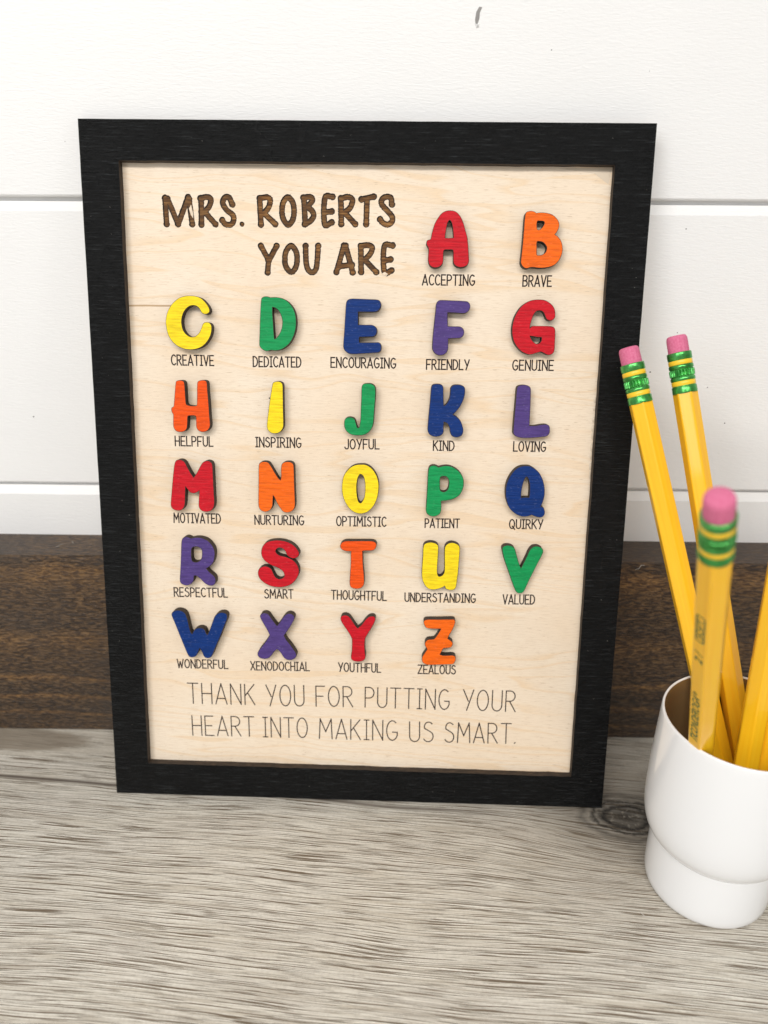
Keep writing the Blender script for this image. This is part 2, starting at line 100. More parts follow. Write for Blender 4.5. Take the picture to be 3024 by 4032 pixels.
WORDS = [
  ('ACCEPTING', (21.19, 198.85), (39.37, 198.89), 3.42),
  ('BRAVE', (56.3, 198.8), (66.14, 198.83), 3.5),
  ('FRIENDLY', (23.34, 169.73), (38.51, 169.75), 3.39),
  ('GENUINE', (54.1, 169.86), (68.46, 169.95), 3.47),
  ('CREATIVE', (-69.11, 169.94), (-53.73, 169.89), 3.51),
  ('DEDICATED', (-39.26, 169.76), (-21.97, 169.78), 3.51),
  ('HELPFUL', (-68.92, 140.52), (-54.9, 140.53), 3.44),
  ('INSPIRING', (-38.85, 140.63), (-22.19, 140.66), 3.48),
  ('ENCOURAGING', (-11.06, 169.9), (12.21, 169.93), 3.44),
  ('JOYFUL', (-5.91, 140.44), (6.6, 140.67), 3.45),
  ('KIND', (26.57, 140.56), (34.09, 140.58), 3.42),
  ('LOVING', (55.79, 140.78), (67.33, 140.88), 3.41),
  ('PATIENT', (24.26, 111.54), (36.97, 111.7), 3.27),
  ('QUIRKY', (55.64, 111.83), (67.86, 111.98), 3.36),
  ('MOTIVATED', (-70.59, 111.36), (-52.89, 111.42), 3.53),
  ('NURTURING', (-39.78, 111.33), (-21.36, 111.49), 3.41),
  ('RESPECTFUL', (-71.65, 82.14), (-51.06, 82.33), 3.48),
  ('SMART', (-36.53, 82.36), (-25.64, 82.56), 3.39),
  ('OPTIMISTIC', (-8.91, 111.48), (9.58, 111.6), 3.48),
  ('THOUGHTFUL', (-10.83, 82.64), (10.12, 82.59), 3.46),
  ('UNDERSTANDING', (17.29, 82.43), (44.0, 82.67), 3.34),
  ('VALUED', (54.56, 82.44), (66.42, 82.63), 3.57),
  ('ZEALOUS', (22.98, 53.27), (37.41, 53.48), 3.45),
  ('WONDERFUL', (-71.6, 52.9), (-51.63, 53.04), 3.43),
  ('XENODOCHIAL', (-42.53, 52.78), (-19.53, 53.11), 3.45),
  ('YOUTHFUL', (-8.09, 53.23), (8.33, 53.28), 3.51),
  ('THANK', (-67.87, 37.99), (-41.27, 38.19), 8.48),
  ('YOU', (-36.6, 37.88), (-21.65, 38.17), 8.73),
  ('FOR', (-16.91, 38.32), (-2.46, 38.51), 8.44),
  ('PUTTING', (2.43, 38.57), (35.33, 38.52), 8.32),
  ('YOUR', (40.86, 38.52), (61.21, 38.53), 8.51),
  ('HEART', (-66.53, 24.28), (-41.8, 24.64), 8.31),
  ('INTO', (-38.05, 24.48), (-20.44, 24.7), 8.38),
  ('MAKING', (-15.66, 24.58), (15.26, 24.69), 8.39),
  ('US', (20.27, 24.39), (29.56, 24.61), 8.42),
  ('SMART.', (34.21, 24.58), (61.85, 25.06), 8.35),
]
FRAME_OUT = [(-96.89, 251.59), (97.45, 250.8), (96.76, 0.27), (-97.51, -0.27)]
FRAME_IN = [(-83.58, 238.47), (84.58, 237.86), (83.85, 13.29), (-84.1, 13.21)]


# ------------------------------------------------------------------ helpers
def mesh_obj(name, verts, faces, mats, parent=None, fmat=None, smooth=False):
    me = bpy.data.meshes.new(name)
    me.from_pydata([tuple(v) for v in verts], [], faces)
    for m in (mats if isinstance(mats, (list, tuple)) else [mats]): me.materials.append(m)
    if fmat is not None: me.polygons.foreach_set('material_index', fmat)
    if smooth: me.polygons.foreach_set('use_smooth', [True] * len(me.polygons))
    me.update()
    o = bpy.data.objects.new(name, me); COL.objects.link(o)
    if parent: o.parent = parent
    return o

def bm_obj(name, bm, mats, parent=None, smooth=False):
    me = bpy.data.meshes.new(name)
    bmesh.ops.recalc_face_normals(bm, faces=bm.faces[:])
    bm.to_mesh(me); bm.free()
    for m in (mats if isinstance(mats, (list, tuple)) else [mats]): me.materials.append(m)
    if smooth: me.polygons.foreach_set('use_smooth', [True] * len(me.polygons))
    o = bpy.data.objects.new(name, me); COL.objects.link(o)
    if parent: o.parent = parent
    return o

def empty(name, matrix=None, parent=None):
    o = bpy.data.objects.new(name, None); COL.objects.link(o)
    o.empty_display_size = 0.01
    if parent: o.parent = parent
    if matrix is not None: o.matrix_world = matrix
    return o

def tag(o, label=None, cat=None, group=None, kind=None):
    if label: o['label'] = label
    if cat: o['category'] = cat
    if group: o['group'] = group
    if kind: o['kind'] = kind
    return o

def curve_solid(name, loops, z0, z1, mats, parent=None, bev=0.0):
    """flat filled outline with holes between z0 and z1 (mm); front face material 0, cut edge material 1"""
    cu = bpy.data.curves.new(name + '_c', 'CURVE'); cu.dimensions = '2D'; cu.fill_mode = 'BOTH'
    for lp in loops:
        sp = cu.splines.new('POLY'); sp.points.add(len(lp) - 1)
        for i, p in enumerate(lp): sp.points[i].co = (p[0], p[1], 0, 1)
        sp.use_cyclic_u = True
    cu.extrude = (z1 - z0) / 2 - bev
    if bev: cu.bevel_depth = bev; cu.offset = -bev; cu.bevel_resolution = 1
    co = bpy.data.objects.new(name + '_c', cu); COL.objects.link(co)
    dg = bpy.context.evaluated_depsgraph_get(); dg.update()
    me = bpy.data.meshes.new_from_object(co.evaluated_get(dg))
    bpy.data.objects.remove(co); bpy.data.curves.remove(cu)
    me.transform(Matrix.Translation((0, 0, (z0 + z1) / 2)))
    me.transform(Matrix.Scale(MM, 4))
    me.materials.clear()
    for m in mats: me.materials.append(m)
    me.polygons.foreach_set('use_smooth', [False] * len(me.polygons))
    for p in me.polygons: p.material_index = 0 if abs(p.normal.z) > 0.97 else 1
    me.name = name
    o = bpy.data.objects.new(name, me); COL.objects.link(o)
    if parent: o.parent = parent
    return o

def spline_loop(pts, n=5):
    out = []; N = len(pts)
    P = [Vector((p[0], p[1])) for p in pts]; Cn = [p[2] for p in pts]
    def tan(i): return (P[(i + 1) % N] - P[(i - 1) % N]) * 0.5
    for i in range(N):
        j = (i + 1) % N; d = P[j] - P[i]
        a = d * 0.8 if Cn[i] else tan(i); b = d * 0.8 if Cn[j] else tan(j)
        m = d.length * 1.3
        if a.length > m: a *= m / a.length
        if b.length > m: b *= m / b.length
        for k in range(n):
            t = k / n; h1 = 2*t**3-3*t*t+1; h2 = t**3-2*t*t+t; h3 = -2*t**3+3*t*t; h4 = t**3-t*t
            q = P[i]*h1 + a*h2 + P[j]*h3 + b*h4
            out.append((q.x, q.y))
    return out

def smooth_line(pl, n=6):
    if len(pl) < 4: return pl
    P = [Vector(p) for p in pl]; closed = (P[0] - P[-1]).length < 0.3; out = []
    for i in range(len(P) - 1):
        a = P[i-1] if i else (P[-2] if closed else P[0]*2 - P[1])
        d = P[i+2] if i + 2 < len(P) else (P[1] if closed else P[-1]*2 - P[-2])
        b, c = P[i], P[i+1]
        for k in range(n):
            t = k/n; q = 0.5*((b*2) + (c-a)*t + (a*2-b*5+c*4-d)*t*t + (b*3-a-c*3+d)*t*t*t); out.append((q.x, q.y))
    out.append(tuple(P[-1])); return out

def contours(strokes, rad, seed):
    """outlines round a set of thick strokes (distance field, marching squares)"""
    rng = np.random.default_rng(seed)
    strokes = [smooth_line(q) for q in strokes]
    A = np.array([p for s in strokes for p in s]); h = 0.13
    x0, y0 = A.min(0) - rad - 0.8; x1, y1 = A.max(0) + rad + 0.8
    xs = np.arange(x0, x1, h); ys = np.arange(y0, y1, h)
    X, Y = np.meshgrid(xs, ys, indexing='ij'); F = np.full(X.shape, 1e9)
    ends = []
    for s in strokes:
        s = np.array(s)
        for a, b in zip(s[:-1], s[1:]):
            d = b - a; L2 = max(d @ d, 1e-9)
            t = np.clip(((X - a[0]) * d[0] + (Y - a[1]) * d[1]) / L2, 0, 1)
            F = np.minimum(F, np.hypot(X - a[0] - t * d[0], Y - a[1] - t * d[1]) - rad)
        if np.hypot(*(s[0] - s[-1])) > 0.5:
            for e in (s[0], s[-1]): F = np.minimum(F, np.hypot(X - e[0], Y - e[1]) - rad * 1.13)
    # burnt, slightly ragged edge
    k = rng.normal(size=(F.shape[0] // 3 + 2, F.shape[1] // 3 + 2))
    F = F + 0.035 * np.kron(k, np.ones((3, 3)))[:F.shape[0], :F.shape[1]]
    segs = {}
    def ip(pa, pb, fa, fb): t = fa / (fa - fb); return pa + (pb - pa) * t
    nx, ny = F.shape
    def pt(e):
        i, j, o = e
        if o == 0: return (ip(xs[i], xs[i+1], F[i, j], F[i+1, j]), ys[j])
        return (xs[i], ip(ys[j], ys[j+1], F[i, j], F[i, j+1]))
    T = {1:[(3,0)],2:[(0,1)],3:[(3,1)],4:[(1,2)],5:[(3,2),(1,0)],6:[(0,2)],7:[(3,2)],8:[(2,3)],9:[(2,0)],10:[(0,3),(2,1)],11:[(2,1)],12:[(1,3)],13:[(1,0)],14:[(0,3)]}
    Bn = F < 0
    for i in range(nx - 1):
        for j in range(ny - 1):
            c = int(Bn[i,j]) | int(Bn[i+1,j]) << 1 | int(Bn[i+1,j+1]) << 2 | int(Bn[i,j+1]) << 3
            if c in (0, 15): continue
            E = [(i,j,0),(i+1,j,1),(i,j+1,0),(i,j,1)]
            for a, b in T[c]: segs.setdefault(E[a], []).append(E[b]); segs.setdefault(E[b], []).append(E[a])
    loops = []; seen = set()
    for st in segs:
        if st in seen: continue
        lp = [st]; seen.add(st); cur = st
        while True:
            nx_ = [q for q in segs[cur] if q not in seen]
            if not nx_: break
            cur = nx_[0]; seen.add(cur); lp.append(cur)
        if len(lp) > 12: loops.append([pt(e) for e in lp])
    return loops

def ribbon_bm(polys, w, h0, h1):
    """thin flat-topped strokes; polys in mm"""
    V, Fc = [], []
    parts = []
    for pl in polys:
        P = [Vector(p) for p in pl]; cur = [P[0]]
        for i in range(1, len(P)):
            cur.append(P[i])
            if i < len(P)-1 and (P[i]-P[i-1]).angle(P[i+1]-P[i], 0) > 0.6:
                parts.append(cur); cur = [P[i]]
        parts.append(cur)
    for qi, P in enumerate(parts):
        n = len(P); h1 = h1 + 0.0015 * (1 if qi % 2 else -1)
        base = len(V)
        for i, p in enumerate(P):
            a = (P[i] - P[i-1]).normalized() if i else (P[1] - P[0]).normalized()
            b = (P[i+1] - P[i]).normalized() if i < n-1 else a
            t = (a + b); t = t.normalized() if t.length > 0.2 else a
            nn = Vector((-t.y, t.x)); k = 1 / max(0.6, nn.dot(Vector((-a.y, a.x))))
            q = p.copy()
            if i == 0: q = q - a * w * 0.4
            if i == n-1: q = q + a * w * 0.4
            for s, hh in ((-1, h0), (-0.55, h1), (0.55, h1), (1, h0)):
                c = q + nn * (s * w / 2 * k); V.append((c.x * MM, c.y * MM, hh * MM))
        for i in range(n-1):
            for k in range(3):
                a = base + i*4 + k; Fc.append((a, a+1, a+5, a+4))
    return V, Fc

# ------------------------------------------------------------------ materials
class NT:
    def __init__(s, name):
        s.m = bpy.data.materials.new(name); s.m.use_nodes = True
        s.t = s.m.node_tree; s.n = s.t.nodes; s.b = s.n['Principled BSDF']
        s.co = s.n.new('ShaderNodeTexCoord')
    def lk(s, a, b): s.t.links.new(a, b)
    def map(s, scale, rot=(0,0,0), loc=(0,0,0), vec=None):
        q = s.n.new('ShaderNodeMapping'); q.inputs['Scale'].default_value = scale
        q.inputs['Rotation'].default_value = rot; q.inputs['Location'].default_value = loc
        s.lk(vec if vec else s.co.outputs['Object'], q.inputs['Vector']); return q.outputs[0]
    def noise(s, vec, scale=1.0, det=4, rough=0.55, dist=0.0):
        q = s.n.new('ShaderNodeTexNoise'); q.inputs['Scale'].default_value = scale
        q.inputs['Detail'].default_value = det; q.inputs['Roughness'].default_value = rough
        q.inputs['Distortion'].default_value = dist; s.lk(vec, q.inputs['Vector']); return q.outputs['Fac']
    def ramp(s, fac, stops, interp='LINEAR'):
        q = s.n.new('ShaderNodeValToRGB'); cr = q.color_ramp; cr.interpolation = interp
        while len(cr.elements) > 1: cr.elements.remove(cr.elements[-1])
        for i, (p, c) in enumerate(stops):
            e = cr.elements[0] if i == 0 else cr.elements.new(p)
            e.position = p; e.color = (*c, 1) if hasattr(c, '__len__') else (c, c, c, 1)
        s.lk(fac, q.inputs[0]); return q.outputs[0]
    def mix(s, f, a, b, mode='MIX'):
        q = s.n.new('ShaderNodeMix'); q.data_type = 'RGBA'; q.blend_type = mode
        for k, v in ((0, f), (6, a), (7, b)):
            if hasattr(v, 'is_linked') or hasattr(v, 'node'): s.lk(v, q.inputs[k])
            elif k == 0: q.inputs[0].default_value = v
            else: q.inputs[k].default_value = (*v, 1)
        return q.outputs[2]
    def math(s, op, a, b=None, c=None):
        q = s.n.new('ShaderNodeMath'); q.operation = op
        for k, v in enumerate((a, b, c)):
            if v is None: continue
            if isinstance(v, (int, float)): q.inputs[k].default_value = v
            else: s.lk(v, q.inputs[k])
        return q.outputs[0]
    def sep(s, v):
        q = s.n.new('ShaderNodeSeparateXYZ'); s.lk(v, q.inputs[0]); return q.outputs
    def comb(s, x, y, z):
        q = s.n.new('ShaderNodeCombineXYZ')
        for k, v in enumerate((x, y, z)):
            if isinstance(v, (int, float)): q.inputs[k].default_value = v
            else: s.lk(v, q.inputs[k])
        return q.outputs[0]
    def bump(s, h, dist, st=1.0, nrm=None):
        q = s.n.new('ShaderNodeBump'); q.inputs['Distance'].default_value = dist; q.inputs['Strength'].default_value = st
        s.lk(h, q.inputs['Height'])
        if nrm: s.lk(nrm, q.inputs['Normal'])
        s.lk(q.outputs[0], s.b.inputs['Normal']); return q.outputs[0]
    def col(s, c):
        if hasattr(c, 'node'): s.lk(c, s.b.inputs['Base Color'])
        else: s.b.inputs['Base Color'].default_value = (*c, 1)
    def set(s, **k):
        for a, v in k.items():
            i = s.b.inputs[a.replace('_', ' ')]
            if hasattr(v, 'node'): s.lk(v, i)
            else: i.default_value = v
        return s

def srgb(r, g, b):
    f = lambda c: (c/255/12.92) if c <= 10 else ((c/255+0.055)/1.055)**2.4
    return (f(r), f(g), f(b))

# painted white shiplap
m = NT('white_board_paint')
n1 = m.noise(m.map((330, 330, 1500)), 1.0, 2, 0.5, 0.7)
n2 = m.noise(m.map((70, 70, 240)), 1.0, 2, 0.5, 0.6)
n3 = m.noise(m.map((9, 9, 9)), 1.0, 3)
m.col(m.mix(m.ramp(n3, [(0.35, 0.0), (0.7, 1.0)]), (0.86, 0.857, 0.85), (0.83, 0.827, 0.82)))
m.set(Roughness=0.48)
m.bump(m.math('ADD', n1, m.math('MULTIPLY', n2, 0.25)), 0.00020, 0.55)
M_WALL = m.m
m = NT('dark_speck'); m.col((0.03, 0.028, 0.025)); m.set(Roughness=0.8); M_SPECK = m.m
m = NT('pale_speck'); m.col((0.55, 0.52, 0.47)); m.set(Roughness=0.8); M_FLUFF = m.m
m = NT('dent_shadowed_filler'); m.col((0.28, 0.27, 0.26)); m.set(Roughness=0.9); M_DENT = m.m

# stained dark board
m = NT('dark_stained_pine')
v = m.map((1000, 1000, 1000))
warp = m.noise(m.map((9, 40, 28)), 1.0, 3, 0.55)
xyz = m.sep(v)
zz = m.math('ADD', xyz[2], m.math('MULTIPLY', warp, 9.0))
vv = m.comb(m.math('MULTIPLY', xyz[0], 0.045), m.math('MULTIPLY', xyz[1], 0.3), m.math('MULTIPLY', zz, 0.30))
g1 = m.noise(vv, 1.0, 5, 0.6, 0.3)
g2 = m.noise(m.comb(m.math('MULTIPLY', xyz[0], 0.30), m.math('MULTIPLY', xyz[1], 1.1), m.math('MULTIPLY', xyz[2], 1.1)), 1.0, 4, 0.7, 0.6)
g3 = m.noise(m.map((22, 22, 30)), 1.0, 3, 0.6)
base = m.ramp(g1, [(0.25, srgb(46, 35, 27)), (0.42, srgb(74, 56, 40)), (0.52, srgb(94, 70, 46)), (0.585, srgb(142, 104, 56)), (0.605, srgb(56, 42, 31)), (0.75, srgb(84, 64, 44))])
zb = m.math('DIVIDE', m.math('ADD', xyz[2], m.math('ADD', m.math('MULTIPLY', m.math('SUBTRACT', warp, 0.5), 14.0), m.math('MULTIPLY', m.math('SUBTRACT', g1, 0.5), 5.0))), 90.0)
bands = m.ramp(zb, [(0.0, 0.15), (0.07, 0.15), (0.085, 0.8), (0.10, 0.1), (0.17, 0.1), (0.195, 0.9), (0.21, 0.05), (0.29, 0.15), (0.32, 0.85), (0.33, 0.1), (0.45, 0.25), (0.52, 0.55), (0.60, 0.12), (0.80, 0.3), (0.91, 0.9), (0.94, 0.2)])
gold = m.ramp(g2, [(0.42, srgb(152, 114, 66)), (0.56, srgb(84, 58, 36))])
dark = m.ramp(g2, [(0.38, srgb(100, 79, 56)), (0.47, srgb(66, 50, 36)), (0.58, srgb(26, 20, 16))])
c = m.mix(bands, dark, gold)
c = m.mix(m.ramp(g3, [(0.46, 0.0), (0.62, 0.5)]), c, srgb(66, 55, 46))
m.col(c)
m.set(Roughness=0.42)
m.bump(m.math('ADD', m.math('MULTIPLY', g2, 1.4), g1), 0.0009, 0.8)
M_DARK = m.m

# grey wood-look table top
m = NT('grey_wood_tabletop')
obj = m.map((1000, 1000, 1000), rot=(0, 0, math.radians(4.5)))
o = m.sep(obj)
X0, Y0 = o[0], o[1]
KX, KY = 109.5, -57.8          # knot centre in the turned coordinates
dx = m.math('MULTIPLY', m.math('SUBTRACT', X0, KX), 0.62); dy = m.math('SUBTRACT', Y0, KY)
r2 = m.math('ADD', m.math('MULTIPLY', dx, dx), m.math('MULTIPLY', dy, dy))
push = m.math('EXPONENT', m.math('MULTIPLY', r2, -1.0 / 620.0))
lowf = m.noise(m.comb(m.math('MULTIPLY', X0, 0.008), m.math('MULTIPLY', Y0, 0.016), 0.0), 1.0, 2, 0.5)
Yw = m.math('ADD', Y0, m.math('MULTIPLY', m.math('SUBTRACT', lowf, 0.5), 9.0))
Yw = m.math('SUBTRACT', Yw, m.math('MULTIPLY', m.math('MULTIPLY', dy, push), 0.82))
def streak(px, py, dy, z, det=2, dist=0.0, rough=0.5):
    return m.noise(m.comb(m.math('MULTIPLY', X0, px), m.math('MULTIPLY', m.math('ADD', Yw, dy), py), z), 1.0, det, rough, dist)
fine = streak(0.036, 1.7, 0.0, 1.0, 5, 0.1, 0.62)
band = streak(0.012, 0.20, 0.0, 4.0, 4, 0.15, 0.6)
patch = m.noise(m.comb(m.math('MULTIPLY', X0, 0.025), m.math('MULTIPLY', Y0, 0.06), 9.0), 1.0, 3, 0.5)
pore = streak(0.033, 2.2, 0.0, 7.0, 2, 0.1)
pore2 = streak(0.07, 3.4, 0.0, 27.0, 2, 0.1)
pale = streak(0.033, 2.2, 0.32, 7.0, 2, 0.1)
pale2 = streak(0.028, 1.9, 0.0, 17.0, 2, 0.1)
mott = m.noise(m.map((900, 900, 900)), 1.0, 3, 0.6)
c = m.ramp(band, [(0.28, srgb(196, 187, 171)), (0.5, srgb(212, 206, 193)), (0.72, srgb(222, 217, 206))])
c = m.mix(m.ramp(fine, [(0.34, 0.9), (0.5, 0.0)]), c, srgb(172, 161, 145))
c = m.mix(m.ramp(patch, [(0.45, 0.0), (0.7, 0.40)]), c, srgb(190, 183, 174))
c = m.mix(m.ramp(pale2, [(0.55, 0.0), (0.60, 0.8)]), c, srgb(230, 225, 213))
c = m.mix(m.ramp(pale, [(0.575, 0.0), (0.61, 1.0)]), c, srgb(240, 236, 225))
p1 = m.math('MAXIMUM', m.ramp(pore, [(0.58, 0.0), (0.61, 1.0)]), m.ramp(streak(0.026, 1.9, 3.0, 41.0, 2, 0.1), [(0.60, 0.0), (0.63, 1.0)]))
p2 = m.ramp(pore2, [(0.61, 0.0), (0.65, 0.75)])
pmask = m.math('MAXIMUM', p1, p2)
c = m.mix(pmask, c, srgb(114, 100, 82))
# long check line in the top
line = m.math('ABSOLUTE', m.math('SUBTRACT', Yw, -61.0))
lm = m.ramp(m.math('DIVIDE', line, 1.4), [(0.0, 1.0), (0.35, 0.75), (1.0, 0.0)])
lmx = m.ramp(m.math('ADD', m.math('MULTIPLY', X0, 0.0033), 0.5), [(0.0, 1.0), (0.62, 0.8), (0.72, 0.0)])
c = m.mix(m.math('MULTIPLY', lm, lmx), c, srgb(84, 72, 62))
# knot
rr = m.math('SQRT', r2)
wob = m.noise(m.map((110, 170, 100)), 1.0, 4, 0.65)
rw = m.math('ADD', rr, m.math('MULTIPLY', m.math('SUBTRACT', wob, 0.5), 5.0))
knot_shade = m.math('EXPONENT', m.math('MULTIPLY', r2, -1.0 / 1500.0))
c = m.mix(m.math('MULTIPLY', knot_shade, 0.55), c, srgb(140, 128, 112))  # darker wood tone round the knot, with shade beside the cup painted in
kd = m.ramp(m.math('DIVIDE', rw, 26.0), [(0.0, 0.9), (0.15, 0.72), (0.22, 1.0), (0.27, 0.55), (0.31, 0.95), (0.36, 0.4), (0.42, 0.7), (0.5, 0.35), (1.0, 0.0)])
c = m.mix(kd, c, srgb(24, 21, 19))
kb = m.ramp(m.noise(m.map((420, 420, 420)), 1.0, 3, 0.6), [(0.58, 0.0), (0.66, 0.8)])
c = m.mix(m.math('MULTIPLY', kb, m.ramp(m.math('DIVIDE', rw, 14.0), [(0.0, 0.7), (0.4, 0.3), (1.0, 0.0)])), c, srgb(176, 168, 154))
# heartwood swirl at the far left
sx = m.math('MULTIPLY', m.math('SUBTRACT', X0, -170.0), 0.16); sy = m.math('SUBTRACT', Y0, -38.0)
sr = m.math('ADD', m.math('SQRT', m.math('ADD', m.math('MULTIPLY', sx, sx), m.math('MULTIPLY', sy, sy))), m.math('MULTIPLY', m.math('SUBTRACT', wob, 0.5), 3.0))
c = m.mix(m.ramp(m.math('DIVIDE', sr, 12.0), [(0.0, 0.85), (0.62, 0.8), (0.76, 0.0)]), c, srgb(142, 130, 114))
c = m.mix(m.ramp(m.math('DIVIDE', sr, 12.0), [(0.74, 0.0), (0.80, 0.7), (0.95, 0.0)]), c, srgb(206, 198, 184))
c = m.mix(m.ramp(mott, [(0.45, 0.0), (0.7, 0.22)]), c, srgb(140, 130, 116))
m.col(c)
m.set(Roughness=0.52)
hh = m.math('SUBTRACT', m.math('MULTIPLY', fine, 0.6), m.math('MULTIPLY', pmask, 0.8))
m.bump(hh, 0.00035, 0.55)
M_TABLE = m.m

# pale birch plywood
m = NT('birch_plywood')
ob = m.map((1000, 1000, 1000)); o = m.sep(ob)
lw = m.noise(m.comb(m.math('MULTIPLY', o[0], 0.011), m.math('MULTIPLY', o[1], 0.022), 3.0), 1.0, 3, 0.5)
yw = m.math('ADD', m.math('ADD', o[1], m.math('MULTIPLY', o[0], 0.05)), m.math('MULTIPLY', lw, 20.0))
fib = m.noise(m.comb(m.math('MULTIPLY', o[0], 0.22), m.math('MULTIPLY', o[1], 3.6), 0.0), 1.0, 4, 0.65)
dash = m.noise(m.comb(m.math('MULTIPLY', o[0], 0.30), m.math('MULTIPLY', o[1], 3.4), 8.0), 1.0, 1, 0.5)
fig = m.noise(m.comb(m.math('MULTIPLY', o[0], 0.0065), m.math('MULTIPLY', yw, 0.085), 2.0), 1.0, 2, 0.45, 0.1)
blot = m.noise(m.comb(m.math('MULTIPLY', o[0], 0.02), m.math('MULTIPLY', o[1], 0.03), 5.0), 1.0, 3, 0.5)
B0, B1, B2 = (0.815, 0.665, 0.50), (0.79, 0.585, 0.37), (0.52, 0.38, 0.24)
c = m.mix(m.ramp(blot, [(0.35, 0.0), (0.7, 1.0)]), (0.84, 0.72, 0.575), B0)
figm = m.ramp(fig, [(0.415, 0.0), (0.455, 0.9), (0.462, 0.0), (0.53, 0.0), (0.56, 0.9), (0.567, 0.0), (0.63, 0.0), (0.66, 0.6), (0.667, 0.0)])
c = m.mix(m.math('MULTIPLY', figm, 0.8), c, B1)
c = m.mix(m.ramp(fib, [(0.3, 0.75), (0.52, 0.0)]), c, (0.67, 0.525, 0.38))
c = m.mix(m.ramp(dash, [(0.685, 0.0), (0.75, 0.8)]), c, B2)
m.col(c); m.set(Roughness=0.55)
m.bump(fib, 0.00018, 0.5)
M_PLY = m.m

m = NT('laser_burnt_edge')
n = m.noise(m.map((500, 500, 1500)), 1.0, 3)
m.col(m.ramp(n, [(0.3, (0.012, 0.008, 0.006)), (0.6, (0.045, 0.028, 0.017)), (0.75, (0.08, 0.05, 0.03))])); m.set(Roughness=0.75)
M_BURN = m.m
m = NT('laser_engraved_brown')
n = m.noise(m.map((170, 1500, 800)), 1.0, 4, 0.6)
n2 = m.noise(m.map((60, 60, 60)), 1.0, 2)
m.col(m.mix(m.ramp(n2, [(0.4, 0.0), (0.6, 0.5)]), m.ramp(n, [(0.32, (0.040, 0.013, 0.002)), (0.5, (0.155, 0.062, 0.012)), (0.68, (0.38, 0.19, 0.055))]), (0.07, 0.037, 0.015)))
m.set(Roughness=0.8); m.bump(n, 0.0003, 1.0)
M_ENGR = m.m
m = NT('laser_engraved_line'); m.col((0.014, 0.004, 0.003)); m.set(Roughness=0.8); M_LINE = m.m
m = NT('split_in_veneer'); m.col((0.50, 0.35, 0.21)); m.set(Roughness=0.8); M_CRACK = m.m
m = NT('bare_wood_chip'); m.col((0.80, 0.66, 0.50)); m.set(Roughness=0.7); M_CHIP = m.m

# black stained frame
m = NT('black_stained_frame')
n = m.noise(m.map((110, 1900, 800)), 1.0, 5, 0.7)
n2 = m.noise(m.map((600, 1100, 600)), 1.0, 3, 0.6)
n4 = m.noise(m.map((22, 22, 22), loc=(0.3, 0.2, 0)), 1.0, 2)
m.col(m.ramp(n, [(0.35, (0.0006, 0.0007, 0.0008)), (0.56, (0.003, 0.0033, 0.0036)), (0.72, (0.032, 0.035, 0.037))]))
m.set(Roughness=m.ramp(n4, [(0.35, 0.26), (0.65, 0.42)]), Specular_IOR_Level=0.14)
m.bump(m.math('ADD', n, m.math('MULTIPLY', n2, 1.1)), 0.0004, 1.0)
M_BLACK = m.m

def paint(name, c, spark=0.25):
    m = NT(name)
    n = m.noise(m.map((160, 1500, 600)), 1.0, 4, 0.6)
    s = m.noise(m.map((900, 1600, 900)), 1.0, 2, 0.5)
    d = tuple(v * 0.66 for v in c); l = tuple(min(1, v * 1.0 + 0.10) for v in c)
    q = m.mix(m.ramp(n, [(0.35, 0.8), (0.6, 0.0)]), c, d)
    q = m.mix(m.math('MULTIPLY', m.ramp(s, [(0.62, 0.0), (0.74, 1.0)]), spark), q, l)
    m.col(q); m.set(Roughness=0.55, Specular_IOR_Level=0.22)
    m.bump(n, 0.0003, 0.8)
    return m.m
PAINT = {
 'red': paint('red_paint', srgb(202, 14, 34)), 'orange': paint('orange_paint', srgb(246, 106, 12)),
 'deep orange': paint('deep_orange_paint', srgb(240, 84, 8)), 'yellow': paint('yellow_paint', srgb(252, 222, 30), 0.1),
 'green': paint('green_paint', srgb(12, 152, 84)), 'blue': paint('blue_paint', srgb(0, 48, 118), 0.5),
 'purple': paint('purple_paint', srgb(82, 62, 128), 0.45)}

m = NT('white_glaze'); m.col((0.88, 0.89, 0.905)); m.set(Roughness=0.16, Coat_Weight=0.4, Coat_Roughness=0.05)
M_GLAZE = m.m
m = NT('brown_inner_glaze'); m.col((0.20, 0.125, 0.055)); m.set(Roughness=0.22); M_INNER = m.m
m = NT('unglazed_foot'); m.col((0.55, 0.53, 0.5)); m.set(Roughness=0.8); M_FOOT = m.m
m = NT('yellow_pencil_lacquer')
n = m.noise(m.map((900, 900, 25)), 1.0, 3)
m.col(m.mix(m.ramp(n, [(0.3, 0.0), (0.7, 1.0)]), srgb(254, 200, 38), srgb(251, 188, 24)))
m.set(Roughness=0.35, Coat_Weight=0.6, Coat_Roughness=0.06, Specular_IOR_Level=0.35)
m.bump(m.noise(m.map((500, 500, 160)), 1.0, 2), 0.00008, 0.35)
M_YEL = m.m
m = NT('cedar_cone'); m.col((0.52, 0.33, 0.18)); m.set(Roughness=0.7); M_CEDAR = m.m
m = NT('graphite'); m.col((0.05, 0.05, 0.05)); m.set(Roughness=0.4); M_GRAPH = m.m
m = NT('green_foil'); 
n = m.noise(m.map((260, 260, 260)), 1.0, 3)
m.col(m.ramp(n, [(0.3, (0.05, 0.27, 0.06)), (0.7, (0.12, 0.50, 0.13))])); m.set(Metallic=0.85, Roughness=0.3)
m.bump(n, 0.0006, 0.5)
M_FOIL = m.m
m = NT('yellow_band_paint'); m.col(srgb(252, 205, 50)); m.set(Roughness=0.35); M_BAND = m.m
m = NT('pink_eraser'); n = m.noise(m.map((1500, 1500, 1500)), 1.0, 3)
m.col(m.ramp(n, [(0.35, srgb(206, 100, 136)), (0.7, srgb(218, 122, 154))])); m.set(Roughness=0.85); m.bump(n, 0.0001, 0.4)
M_ERASE = m.m
